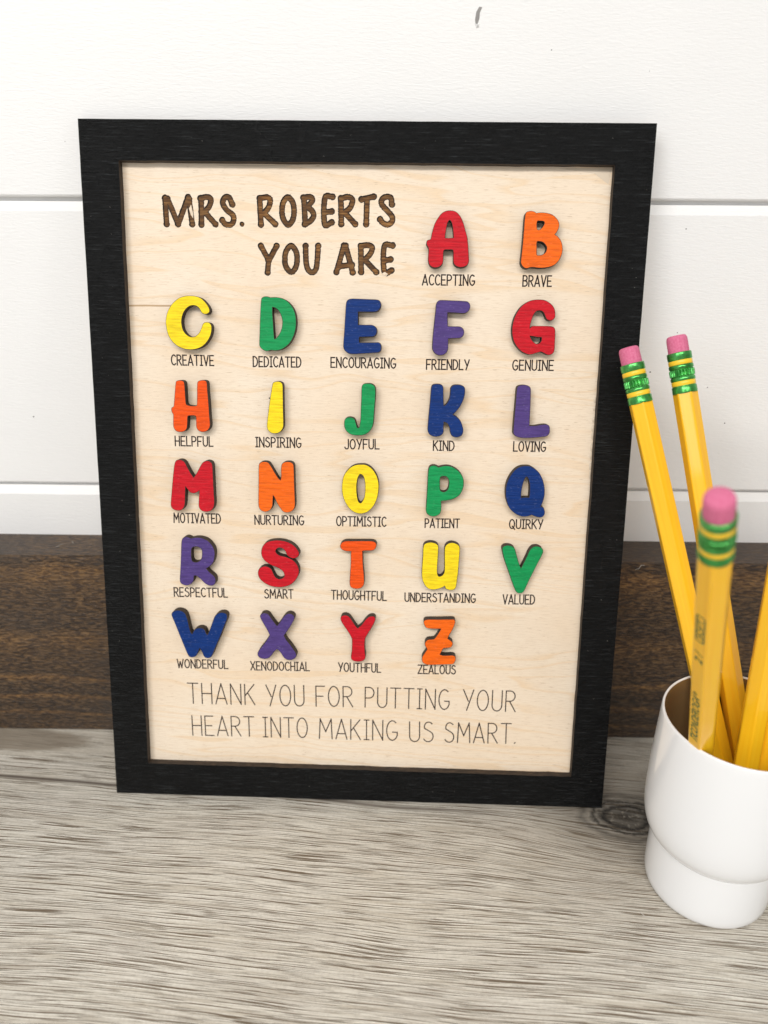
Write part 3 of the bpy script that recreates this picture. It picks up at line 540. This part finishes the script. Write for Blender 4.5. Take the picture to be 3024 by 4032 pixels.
m = NT('green_imprint'); m.col(srgb(22, 88, 50)); m.set(Roughness=0.4); M_PRINT = m.m

# ------------------------------------------------------------------ setting: table top, wall
def box_bm(x0, x1, y0, y1, z0, z1, bev=0.0):
    bm = bmesh.new(); bmesh.ops.create_cube(bm, size=1)
    for v in bm.verts:
        v.co = Vector(((x0+x1)/2 + v.co.x*(x1-x0), (y0+y1)/2 + v.co.y*(y1-y0), (z0+z1)/2 + v.co.z*(z1-z0))) * MM
    if bev: bmesh.ops.bevel(bm, geom=bm.edges[:], offset=bev*MM, segments=2, affect='EDGES')
    return bm
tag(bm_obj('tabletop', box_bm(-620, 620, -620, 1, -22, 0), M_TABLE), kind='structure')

wall = tag(empty('wall'), kind='structure')
lips = [2.1, 112.6, 223.0, 333.4, 443.8, 554.2]
GAP, CH, LIP = 1.45, 3.4, 0.9
random.seed(4)
for i in range(-1, len(lips) - 1):
    zb = lips[i] if i >= 0 else -108.3
    zt = lips[i+1] + 0.0 - LIP - GAP if i + 1 < len(lips) else zb + 108
    # profile (y, z): front face at y = 0
    prof = [(12, zb - LIP), (0.9, zb - LIP), (0.25, zb - 0.45), (0.0, zb), (0.0, zt - CH), (0.3, zt - CH + 0.12), (2.4, zt - 0.1), (2.8, zt), (12, zt)]
    xs = np.arange(-620, 621, 6.0)
    V = []
    rng = np.random.default_rng(i + 20)
    w1 = np.convolve(rng.normal(size=len(xs) + 6), np.ones(3)/3, 'same')[3:-3] * 0.10
    w2 = np.convolve(rng.normal(size=len(xs) + 6), np.ones(3)/3, 'same')[3:-3] * 0.12
    for k, x in enumerate(xs):
        for j, (y, z) in enumerate(prof):
            dz = w1[k] if j in (1, 2, 3) else (w2[k] if j in (4, 5) else 0)
            V.append((x*MM, y*MM, (z + dz)*MM))
    n = len(prof); F = []
    for k in range(len(xs) - 1):
        for j in range(n - 1): F.append((k*n+j, k*n+j+1, (k+1)*n+j+1, (k+1)*n+j))
    o = mesh_obj('plank', V, [tuple(reversed(f)) for f in F], M_WALL, wall)
# the boards' tongues behind the gaps
bk = bm_obj('backing_strip', box_bm(-620, 620, 3.4, 12.5, -100, 545), M_WALL, wall)

# dent near the top of the wall: a torn chip with a raised lip
def blob(name, pts, y0, mats, parent=None, depth=0.4):
    V = [(x*MM, y0*MM, z*MM) for x, z in pts]; n = len(V)
    cx = sum(p[0] for p in pts)/n; cz = sum(p[1] for p in pts)/n
    V.append((cx*MM, (y0-depth)*MM, cz*MM))
    return mesh_obj(name, V, [(k, (k+1) % n, n) for k in range(n)], mats, parent)
blob('dent', [(38.5, 279.9), (37.5, 280.0), (36.6, 278.6), (36.3, 276.4), (36.5, 275.4), (37.1, 275.0), (37.7, 276.6), (37.8, 278.4)], -0.02, M_DENT, wall, 0.12)
blob('dent_lip', [(36.2, 275.6), (36.9, 275.1), (37.8, 275.4), (37.7, 274.2), (36.8, 274.0)], -0.03, M_WALL, wall, 0.7)
rs = random.Random(7)
def speck(name, x, z, r, y0, mat, parent):
    pts = [(x + r*(0.6+0.6*rs.random())*math.cos(a)*1.2, z + r*(0.6+0.6*rs.random())*math.sin(a)) for a in [k*math.pi/3 for k in range(6)]]
    return blob(name, pts, y0, mat, parent, 0.12)
for x, z, r in [(115.2, 217.4-4.6, 0.28), (110.0, 160.8, 0.33), (142.3, 140.6, 0.3), (-133, 140.5, 0.28), (118, 176, 0.2), (133, 155, 0.2), (-104, 240, 0.15), (62, 268, 0.2), (95, 262, 0.15)]:
    speck('speck', x, z, r, -0.01, M_SPECK, wall)

# ------------------------------------------------------------------ dark stained board along the foot of the wall
rng = np.random.default_rng(5)
xs = np.arange(-620, 621, 3.0)
nz = np.convolve(rng.normal(size=len(xs)+20), np.ones(9)/9, 'same')[10:-10]
prof = [(0.0, 88.2), (-19.4, 88.3), (-20.0, 87.6), (-20.15, 86.0), (-20.15, 1.0), (-19.8, 0.25), (-1, 0.2)]
V, F = [], []
for k, x in enumerate(xs):
    for j, (y, z) in enumerate(prof):
        e = nz[k] * 1.0
        chip = max(0, 1 - abs((x + 100) / 26.0)) if j in (1, 2, 3) else 0
        V.append((x*MM, (y + (0.35*e if j in (1, 2) else 0) + 0.4*chip)*MM, (z - (0.5*abs(e) if j in (2, 3) else 0) - 1.3*chip*(j == 2))*MM))
n = len(prof)
for k in range(len(xs)-1):
    for j in range(n-1): F.append((k*n+j, k*n+j+1, (k+1)*n+j+1, (k+1)*n+j))
tag(mesh_obj('wooden_board', V, F, M_DARK), 'long dark brown stained board standing on edge along the foot of the white wall', 'board')

# ------------------------------------------------------------------ the framed sign
SO = Vector((-1.45423851, -60.98405648, 1.37577885)) * MM
SU = Vector((0.9997158, -0.02383943, 0.0)); SN = Vector((-0.02326405, -0.97558701, 0.2183776)); SV = SN.cross(SU)
SM = Matrix(((SU.x, SV.x, SN.x, SO.x), (SU.y, SV.y, SN.y, SO.y), (SU.z, SV.z, SN.z, SO.z), (0, 0, 0, 1)))
sign = empty('framed_sign', SM)
tag(sign, 'black framed plywood sign with coloured alphabet letters, leaning against the white wall', 'sign')
PL, LF, TH = -3.3, 0.3, -6.3

def densify(loop, step, amp, seed):
    r = np.random.default_rng(seed); out = []
    for a, b in zip(loop, loop[1:] + loop[:1]):
        a = np.array(a); b = np.array(b); L = np.hypot(*(b-a)); k = max(1, int(L/step))
        for i in range(k):
            p = a + (b-a)*i/k
            if i: p = p + r.normal(size=2)*amp
            out.append(tuple(p))
    return out
fo = densify([tuple(p) for p in FRAME_OUT], 6, 0.02, 1)
fi = densify([tuple(p) for p in FRAME_IN], 4, 0.05, 2)
curve_solid('frame', [fo, fi], PL + 0.02, 0.0, [M_BLACK, M_BURN], sign)
bo = [(x*0.9985, 125 + (y-125)*0.9985) for x, y in FRAME_OUT]
bm_ = curve_solid('backing_panel', [bo], TH, PL - 0.9, [M_PLY, M_BURN], sign)

panel = empty('wood_panel', None, sign)
pl_out = [(-95.5, 250.0), (95.8, 249.5), (95.4, 1.2), (-95.7, 0.9)]
loops = [pl_out]
k = 0
for g in HEADER:
    rad = 1.02 if len(g) > 1 or len(g[0]) > 2 else 0.85
    loops += contours(g, rad, 100 + k); k += 1
curve_solid('veneer', loops, PL - 0.65, PL, [M_PLY, M_BURN], panel)
hx = [p[0] for g in HEADER for s in g for p in s]; hy = [p[1] for g in HEADER for s in g for p in s]
bmf = box_bm(min(hx)-4, max(hx)+4, min(hy)-4, max(hy)+4, PL - 0.88, PL - 0.62)
bm_obj('engraved_lettering', bmf, M_BURN, panel)
fl = []
for k2, g in enumerate(HEADER):
    fl += contours(g, (1.02 if len(g) > 1 or len(g[0]) > 2 else 0.85) - 0.36, 300 + k2)
curve_solid('engraved_floor', fl, PL - 0.64, PL - 0.50, [M_ENGR, M_BURN], panel)
# crack in the veneer at the left edge and two bare chips
V, F = ribbon_bm([[(-84.0, 190.55), (-78, 190.7), (-72, 190.65), (-66.0, 190.7)]], 0.75, PL - 0.02, PL + 0.03)
mesh_obj('crack', V, F, M_CRACK, panel)
def flat(name, pts, z, mat, parent, h=0.25):
    n = len(pts); cx = sum(p[0] for p in pts)/n; cy = sum(p[1] for p in pts)/n
    V = [(x*MM, y*MM, z*MM) for x, y in pts] + [(cx*MM, cy*MM, (z+h)*MM)]
    return mesh_obj(name, V, [(i, (i+1) % n, n) for i in range(n)], mat, parent)
flat('chip', [(-60.9, 223.6), (-60.1, 225.0), (-59.4, 222.0), (-59.5, 220.4), (-60.3, 221.6)], PL-0.3, M_CHIP, panel)
flat('chip', [(6.9, 202.6), (7.9, 203.1), (9.0, 202.4), (8.2, 201.3), (7.2, 201.5)], PL-0.2, M_CHIP, panel, 0.4)

# thin engraved words: single-stroke capitals, unit height
def arc(cx, cy, rx, ry, a0, a1, n=9):
    return [(cx + rx*math.cos(math.radians(a0 + (a1-a0)*i/n)), cy + ry*math.sin(math.radians(a0 + (a1-a0)*i/n))) for i in range(n+1)]
def oval(w, h0=0.0, h1=1.0): return arc(w/2, (h0+h1)/2, w/2, (h1-h0)/2, 90, 450, 22)
GL = {
 'A': (0.48, [[(0,0),(0.24,1),(0.48,0)], [(0.08,0.27),(0.40,0.27)]]),
 'B': (0.42, [[(0,0),(0,1),(0.2,1)]+arc(0.2,0.76,0.19,0.24,80,-90,7)+[(0.0,0.52),(0.2,0.52)]+arc(0.2,0.26,0.22,0.26,90,-90,8)+[(0,0)]]),
 'C': (0.42, [arc(0.25,0.5,0.25,0.5,50,310,14)]),
 'D': (0.44, [[(0,0),(0,1),(0.12,1)]+arc(0.12,0.5,0.32,0.5,85,-90,10)+[(0,0)]]),
 'E': (0.38, [[(0.36,1),(0,1),(0,0),(0.38,0)], [(0,0.5),(0.30,0.5)]]),
 'F': (0.38, [[(0.38,1),(0,1),(0,0)], [(0,0.5),(0.30,0.5)]]),
 'G': (0.46, [arc(0.25,0.5,0.25,0.5,55,330,14)+[(0.46,0.42),(0.26,0.42)]]),
 'H': (0.42, [[(0,0),(0,1)], [(0.42,0),(0.42,1)], [(0,0.5),(0.42,0.5)]]),
 'I': (0.20, [[(0.10,0),(0.10,1)], [(0,1),(0.20,1)], [(0,0),(0.20,0)]]),
 'J': (0.34, [[(0.34,1),(0.34,0.25)]+arc(0.17,0.22,0.17,0.22,0,-170,8)]),
 'K': (0.42, [[(0,0),(0,1)], [(0.40,1),(0.0,0.42)], [(0.12,0.58),(0.42,0)]]),
 'L': (0.36, [[(0,1),(0,0),(0.36,0)]]),
 'M': (0.56, [[(0,0),(0.04,1),(0.28,0.35),(0.52,1),(0.56,0)]]),
 'N': (0.44, [[(0,0),(0,1),(0.44,0),(0.44,1)]]),
 'O': (0.48, [oval(0.48)]),
 'P': (0.40, [[(0,0),(0,1),(0.18,1)]+arc(0.18,0.73,0.22,0.27,85,-90,9)+[(0,0.46)]]),
 'Q': (0.50, [oval(0.48), [(0.28,0.25),(0.50,-0.08)]]),
 'R': (0.42, [[(0,0),(0,1),(0.18,1)]+arc(0.18,0.75,0.21,0.25,85,-90,9)+[(0,0.5)], [(0.16,0.5),(0.42,0)]]),
 'S': (0.40, [arc(0.21,0.76,0.18,0.24,40,200,8)+arc(0.19,0.27,0.21,0.27,60,-150,10)]),
 'T': (0.44, [[(0,1),(0.44,1)], [(0.22,1),(0.22,0)]]),
 'U': (0.42, [[(0,1),(0,0.3)]+arc(0.21,0.28,0.21,0.28,180,360,10)+[(0.42,1)]]),
 'V': (0.44, [[(0,1),(0.22,0),(0.44,1)]]),
 'W': (0.62, [[(0,1),(0.16,0),(0.31,0.72),(0.46,0),(0.62,1)]]),
 'X': (0.44, [[(0,0),(0.44,1)], [(0,1),(0.44,0)]]),
 'Y': (0.44, [[(0,1),(0.22,0.45)], [(0.44,1),(0.16,0)]]),
 'Z': (0.42, [[(0,1),(0.42,1),(0,0),(0.42,0)]]),
 '.': (0.03, [[(0,0.0),(0.03,0.03)]]),
}
for w, a, b, h in WORDS:
    a = Vector(a); b = Vector(b); d = b - a; L = d.length; ux = d.normalized(); uy = Vector((-ux.y, ux.x))
    nat = sum(GL[ch][0] for ch in w); gaps = len(w) - 1
    big = h > 5.2
    gp = 0.17
    tot = nat + gp*gaps
    sx = L / tot
    polys = []; x = 0.0
    for ch in w:
        gw, st = GL[ch]
        for s in st: polys.append([tuple(a + ux*((x+p[0])*sx) + uy*(p[1]*h)) for p in s])
        x += gw + gp
    V, F = ribbon_bm(polys, 0.60 if h < 5 else 0.56, PL - 0.03, PL + 0.035)
    mesh_obj('engraved_word', V, F, M_LINE, panel)

COLOURS = dict(A='red', B='orange', C='yellow', D='green', E='blue', F='purple', G='red', H='deep orange', I='yellow', J='green', K='blue', L='purple', M='red', N='orange', O='yellow', P='green', Q='blue', R='purple', S='red', T='deep orange', U='yellow', V='green', W='blue', X='purple', Y='red', Z='orange')
for ch, lps in LETTERS.items():
    o = curve_solid('letter', [spline_loop(l) for l in lps], PL + 0.005, LF, [PAINT[COLOURS[ch]], M_BURN], sign, 0.17)
    o['label'] = f"{'orange' if 'orange' in COLOURS[ch] else COLOURS[ch]} wooden letter {ch}"
flat('pinhole', [(-32.91+0.28*math.cos(k), 158.71+0.28*math.sin(k)) for k in range(6)], LF+0.005, M_SPECK, sign, 0.01)

# dust flecks on the frame
V, F = [], []
for _ in range(60):
    side = rs.choice('LRTB'); t = rs.random()
    if side == 'L': x, y = rs.uniform(-96, -85), 5 + 240*t
    elif side == 'R': x, y = rs.uniform(85.5, 96), 5 + 240*t
    elif side == 'T': x, y = -95 + 190*t, rs.uniform(239.5, 250)
    else: x, y = -95 + 190*t, rs.uniform(1, 12)
    r = rs.uniform(0.04, 0.11); b0 = len(V); an = rs.uniform(0, 3)
    for k in range(4):
        V.append(((x + r*(1.8 if k % 2 else 0.6)*math.cos(an+k*math.pi/2))*MM, (y + r*(1.8 if k % 2 else 0.6)*math.sin(an+k*math.pi/2))*MM, 0.02*MM))
    V.append((x*MM, y*MM, 0.10*MM))
    for k in range(4): F.append((b0+k, b0+(k+1) % 4, b0+4))
o = mesh_obj('dust', V, F, M_FLUFF, sign); o['kind'] = 'stuff'

# glue that squeezed out under the top and right edge of the frame
m = NT('dried_glue'); m.col((0.66, 0.55, 0.42)); m.set(Roughness=0.38); M_GLUE = m.m
def bead(pts, w, name='glue_bead'):
    V, F = ribbon_bm([pts], w*1.6, PL - 0.02, PL + 0.07); mesh_obj(name, V, F, M_GLUE, panel)
gr = random.Random(3)
flat('glue_smear', [(-52, 238.0), (-47, 237.3), (-41, 236.8), (-34, 236.7), (-28, 237.2), (-24, 238.0)], PL + 0.004, M_GLUE, panel, 0.10)
flat('glue_smear', [(66, 237.4), (74, 236.9), (80, 236.4), (82.6, 235.0), (83.6, 232.4), (84.4, 237.6)], PL + 0.004, M_GLUE, panel, 0.10)
for k in range(9):
    y = 160 - 3.4*k + gr.uniform(-0.6, 0.6); a, b = gr.uniform(0.35, 0.7), gr.uniform(0.9, 1.8)
    flat('glue_bead', [(84.0 + a*math.cos(t*math.pi/5), y + b*math.sin(t*math.pi/5)) for t in range(10)], PL + 0.004, M_GLUE, panel, 0.3)

# ------------------------------------------------------------------ mug
CX, CY = 124.11, -95.04
def lathe(name, prof, mat, parent, n=96, smooth=True, closed=False):
    V, F = [], []
    for k in range(n):
        a = 2*math.pi*k/n
        for r, z in prof: V.append((r*math.cos(a)*MM, r*math.sin(a)*MM, z*MM))
    p = len(prof)
    for k in range(n):
        for j in range(p-1):
            a, b = k*p+j, ((k+1) % n)*p+j
            F.append((a, b, b+1, a+1))
    o = mesh_obj(name, V, F, mat, parent, smooth=smooth)
    return o
mug = empty('pencil_cup', Matrix.Translation(Vector((CX, CY, 0))*MM))
tag(mug, 'small glossy white stepped cup holding yellow pencils, on the table right of the sign', 'cup')
k9 = 0.9
def rz(l): return [(r*k9, z*k9) for r, z in l]
outer = rz([(0.01, 1.2), (19.5, 1.2), (20.6, 0.3), (21.6, 0.25), (22.3, 0.9), (22.9, 2.4), (23.15, 5), (23.25, 9), (23.3, 16), (23.3, 22), (23.3, 25.3), (23.32, 25.7),
            (23.55, 25.9), (24.3, 26.5), (25.2, 27.7), (26.1, 29.4), (26.8, 31.6), (27.3, 34.2), (27.65, 37.5), (27.85, 42), (27.9, 50), (27.8, 60), (27.6, 70), (27.4, 77), (27.3, 79.2)])
rim = rz([(27.3, 79.2), (27.2, 79.7), (26.95, 80.0), (26.7, 80.05), (26.45, 79.9), (26.35, 79.5)])
inner = rz([(26.35, 79.5), (26.1, 78.5), (25.9, 74), (25.9, 66), (26.0, 55), (25.9, 44), (25.0, 36), (22.9, 30), (21.2, 26), (20.9, 16), (20.7, 7), (19.0, 4.6), (0.01, 4.2)])
lathe('cup_body', outer + rim[1:], M_GLAZE, mug)
lathe('inner_glaze', inner, M_INNER, mug)

# ------------------------------------------------------------------ pencils
def build_pencil(B, T, phi, label, imprint=False):
    B = Vector(B); T = Vector(T); ax = (T - B).normalized(); L = (T - B).length
    mid = (B + T)/2*MM; vdir = CAM_P - mid; vx = (vdir - ax*vdir.dot(ax)).normalized(); vy = ax.cross(vx)
    Mx = Matrix(((vx.x, vy.x, ax.x, B.x*MM), (vx.y, vy.y, ax.y, B.y*MM), (vx.z, vy.z, ax.z, B.z*MM), (0, 0, 0, 1)))
    p = empty('pencil', Mx)
    tag(p, label, 'pencil', 'pencils standing in the white cup')
    Rc = 4.12; zc = 17.0; zf = L - 19.2
    # body: hexagon with slightly rounded corners, painted down to the scalloped cone
    ring = []
    for k in range(6):
        a = math.radians(phi + 60*k)
        rc = 0.85; cd_ = (3.56 - rc)/math.cos(math.radians(30))
        for d in (-30, -20, -10, 0, 10, 20, 30):
            aa = a + math.radians(d)
            ring.append((cd_*math.cos(a) + rc*math.cos(aa), cd_*math.sin(a) + rc*math.sin(aa)))
    n = len(ring); V, F = [], []
    zs = [zc] + [zc + (zf+0.12-zc)*i/8 for i in range(1, 9)]
    for z in zs:
        for x, y in ring: V.append((x*MM, y*MM, z*MM))
    for i in range(len(zs)-1):
        for k in range(n): F.append((i*n+k, i*n+(k+1) % n, (i+1)*n+(k+1) % n, (i+1)*n+k))
    F.append(tuple(reversed(range(n))))
    body = mesh_obj('body', V, F, M_YEL, p)
    lathe('sharpened_cone', [(3.6, zc+0.5), (1.0, 4.4), (0.9, 4.2)], M_CEDAR, p, 24)
    lathe('lead', [(0.95, 4.5), (0.02, 0.3)], M_GRAPH, p, 12)
    # ferrule: one crimped sleeve, ridged in the middle
    z0 = zf
    F1 = [(3.5, z0), (3.95, z0), (3.99, z0+0.25), (3.95, z0+2.2), (3.72, z0+2.45), (3.70, z0+2.6)]
    lathe('ferrule', F1 + [(3.70, z0+4.1), (3.93, z0+4.3), (3.95, z0+5.2), (3.60, z0+5.5), (3.60, z0+8.0), (3.95, z0+8.3), (3.93, z0+9.2), (3.70, z0+9.4), (3.70, z0+10.9), (3.72, z0+11.1), (3.93, z0+11.3), (3.92, z0+13.2), (3.85, z0+13.5), (3.4, z0+13.5)], M_FOIL, p, 48)
    fer = [c for c in p.children if c.name.startswith('ferrule')][0]
    lathe('painted_band', [(3.70, z0+2.55), (3.83, z0+2.65), (3.83, z0+4.0), (3.70, z0+4.1)], M_BAND, fer, 48)
    lathe('painted_band', [(3.70, z0+9.45), (3.83, z0+9.55), (3.83, z0+10.8), (3.70, z0+10.95)], M_BAND, fer, 48)
    V, F = [], []
    nr = 26
    for k in range(nr):
        a = 2*math.pi*k/nr; w = math.pi/nr*0.95
        b = len(V)
        for (aa, r) in ((a-w, 3.62), (a-w*0.3, 4.04), (a+w*0.3, 4.04), (a+w, 3.62)):
            for zz_, rr_ in ((z0+5.5, 3.62), (z0+5.8, r), (z0+7.7, r), (z0+8.0, 3.62)):
                V.append((rr_*math.cos(aa)*MM, rr_*math.sin(aa)*MM, zz_*MM))
        for i in range(3):
            for j in range(3): F.append((b+i*4+j, b+(i+1)*4+j, b+(i+1)*4+j+1, b+i*4+j+1))
    mesh_obj('crimped_ridges', V, F, M_FOIL, fer)
    lathe('eraser', [(3.38, z0+12.5), (3.36, L-2.0), (3.30, L-1.0), (3.05, L-0.35), (2.6, L-0.05), (0.01, L+0.05)], M_ERASE, p, 40)
    if imprint:
        rin = 3.56 + 0.03
        fa = math.radians(-phi_face)
        nrm = Vector((math.cos(fa), math.sin(fa), 0)); z = Vector((0, 0, 1)); l = z.cross(nrm) * 1.0
        # viewer sees +y (vy = ax x vx) on the right, so the glyph tops point along -vy side
        up = nrm.cross(z); 
        def place(txt, z_start, height, width, shear, off=0.0, nm='imprint'):
            cu = bpy.data.curves.new(nm, 'FONT'); cu.body = txt; cu.size = 1.0; cu.shear = shear; cu.align_x = 'LEFT'; cu.offset = 0.02
            to = bpy.data.objects.new(nm, cu); COL.objects.link(to)
            dg = bpy.context.evaluated_depsgraph_get(); dg.update()
            me = bpy.data.meshes.new_from_object(to.evaluated_get(dg)); bpy.data.objects.remove(to)
            xs_ = [v.co.x for v in me.vertices]; ys_ = [v.co.y for v in me.vertices]
            x0, x1, y0, y1 = min(xs_), max(xs_), min(ys_), max(ys_)
            for v in me.vertices:
                gx = (v.co.x - x0)/(x1-x0)*width; gy = (v.co.y - y0)/(y1-y0)*height - height/2 + off
                q = nrm*rin + z*(z_start + gx) + (-up)*gy if False else nrm*rin + z*(z_start + gx) + TOP*gy
                v.co = q*MM
            me.materials.clear(); me.materials.append(M_PRINT)
            o = bpy.data.objects.new(nm, me); COL.objects.link(o); o.parent = p
        TOP = z.cross(nrm)   # so that advance x top = outward normal
        if (z.cross(TOP)).dot(nrm) < 0: TOP = -TOP
        place('DIXON', 56.5, 2.6, 18.0, 0.5)
        place('TICONDEROGA', 79.0, 2.6, 25.0, 0.5)
        place('\u00ae', 104.6, 1.5, 1.6, 0.0, 0.5)
        place('2', 121.5, 2.5, 2.4, 0.2)
        place('/', 125.0, 2.6, 1.8, 0.2)
        place('SOFT', 132.6, 1.6, 8.4, 0.1)
        # rounded box round the grade
        def ring_pts(a, b, r, n=6):
            out = []
            for cx_, cy_, s in ((a-r, b-r, 0), (-a+r, b-r, 90), (-a+r, -b+r, 180), (a-r, -b+r, 270)):
                for i in range(n+1):
                    t = math.radians(s + 90*i/n); out.append((cx_ + r*math.cos(t), cy_ + r*math.sin(t)))
            return out
        A_ = ring_pts(5.6, 1.45, 0.8); B_ = ring_pts(5.15, 1.0, 0.5); V = []; F = []; nn = len(A_)
        for P_ in (A_, B_):
            for gx, gy in P_: V.append((nrm*rin + z*(136.8+gx) + TOP*gy)*MM)
        for i in range(nn): F.append((i, (i+1) % nn, nn+(i+1) % nn, nn+i))
        mesh_obj('imprint_box', V, F, M_PRINT, p)
    return p
phi_face = 38.0
build_pencil((136.0, -102.6, 6), (89.7, -35.1, 177.6), 12, 'yellow pencil leaning furthest left, its pink eraser in front of the black frame')
build_pencil((141.4, -100.3, 6), (104.9, -35.6, 181.7), 26, 'yellow pencil whose eraser stands highest, in front of the bare white wall')
build_pencil((125.2, -79.8, 6), (79.8, -145.2, 169.9), -phi_face + 30, 'blurred pencil nearest the camera with green lettering printed down its side', True)
build_pencil((123.5, -110, 6), (136.3, -66, 188.5), 8, 'yellow pencil cut off by the right edge of the photo, its top out of view')
build_pencil((130.6, -107.4, 6), (146.5, -64.5, 188.4), 20, 'pencil mostly hidden low at the right edge of the photo inside the cup')

# lint on the board and table
V, F = ribbon_bm([[(0, 0), (1.6, 1.2), (2.4, 3.0), (4.0, 3.8)]], 0.25, 0, 0.12)
for (x, y, z, rx, rzr, s, lab) in [(109, -20.4, 85.5, 90, -60, 1.0, 'pale thread of lint hanging on the dark board right of the sign'), (-128, -12, 88.3, 0, 10, 0.6, 'pale lint wisp on the top edge of the dark board, left one of two'),
        (-122, -9, 88.3, 0, 70, 0.5, 'pale lint wisp on the top edge of the dark board, right one of two'), (102, -112, 0.1, 0, 100, 1.0, 'crooked lint thread on the table touching the foot of the white cup'),
        (84, -128, 0.1, 0, 20, 0.6, 'short lint wisp on the open table left of the white cup'), (-134, -50, 0.1, 0, 0, 0.4, 'tiny white fleck of lint on the table left of the sign')]:
    o = mesh_obj('lint', V, F, M_FLUFF); o.location = (x*MM, y*MM, z*MM); o.rotation_euler = (math.radians(rx), 0, math.radians(rzr)); o.scale = (s, s, s)
    tag(o, lab, 'lint', 'wisps of lint on the wood')
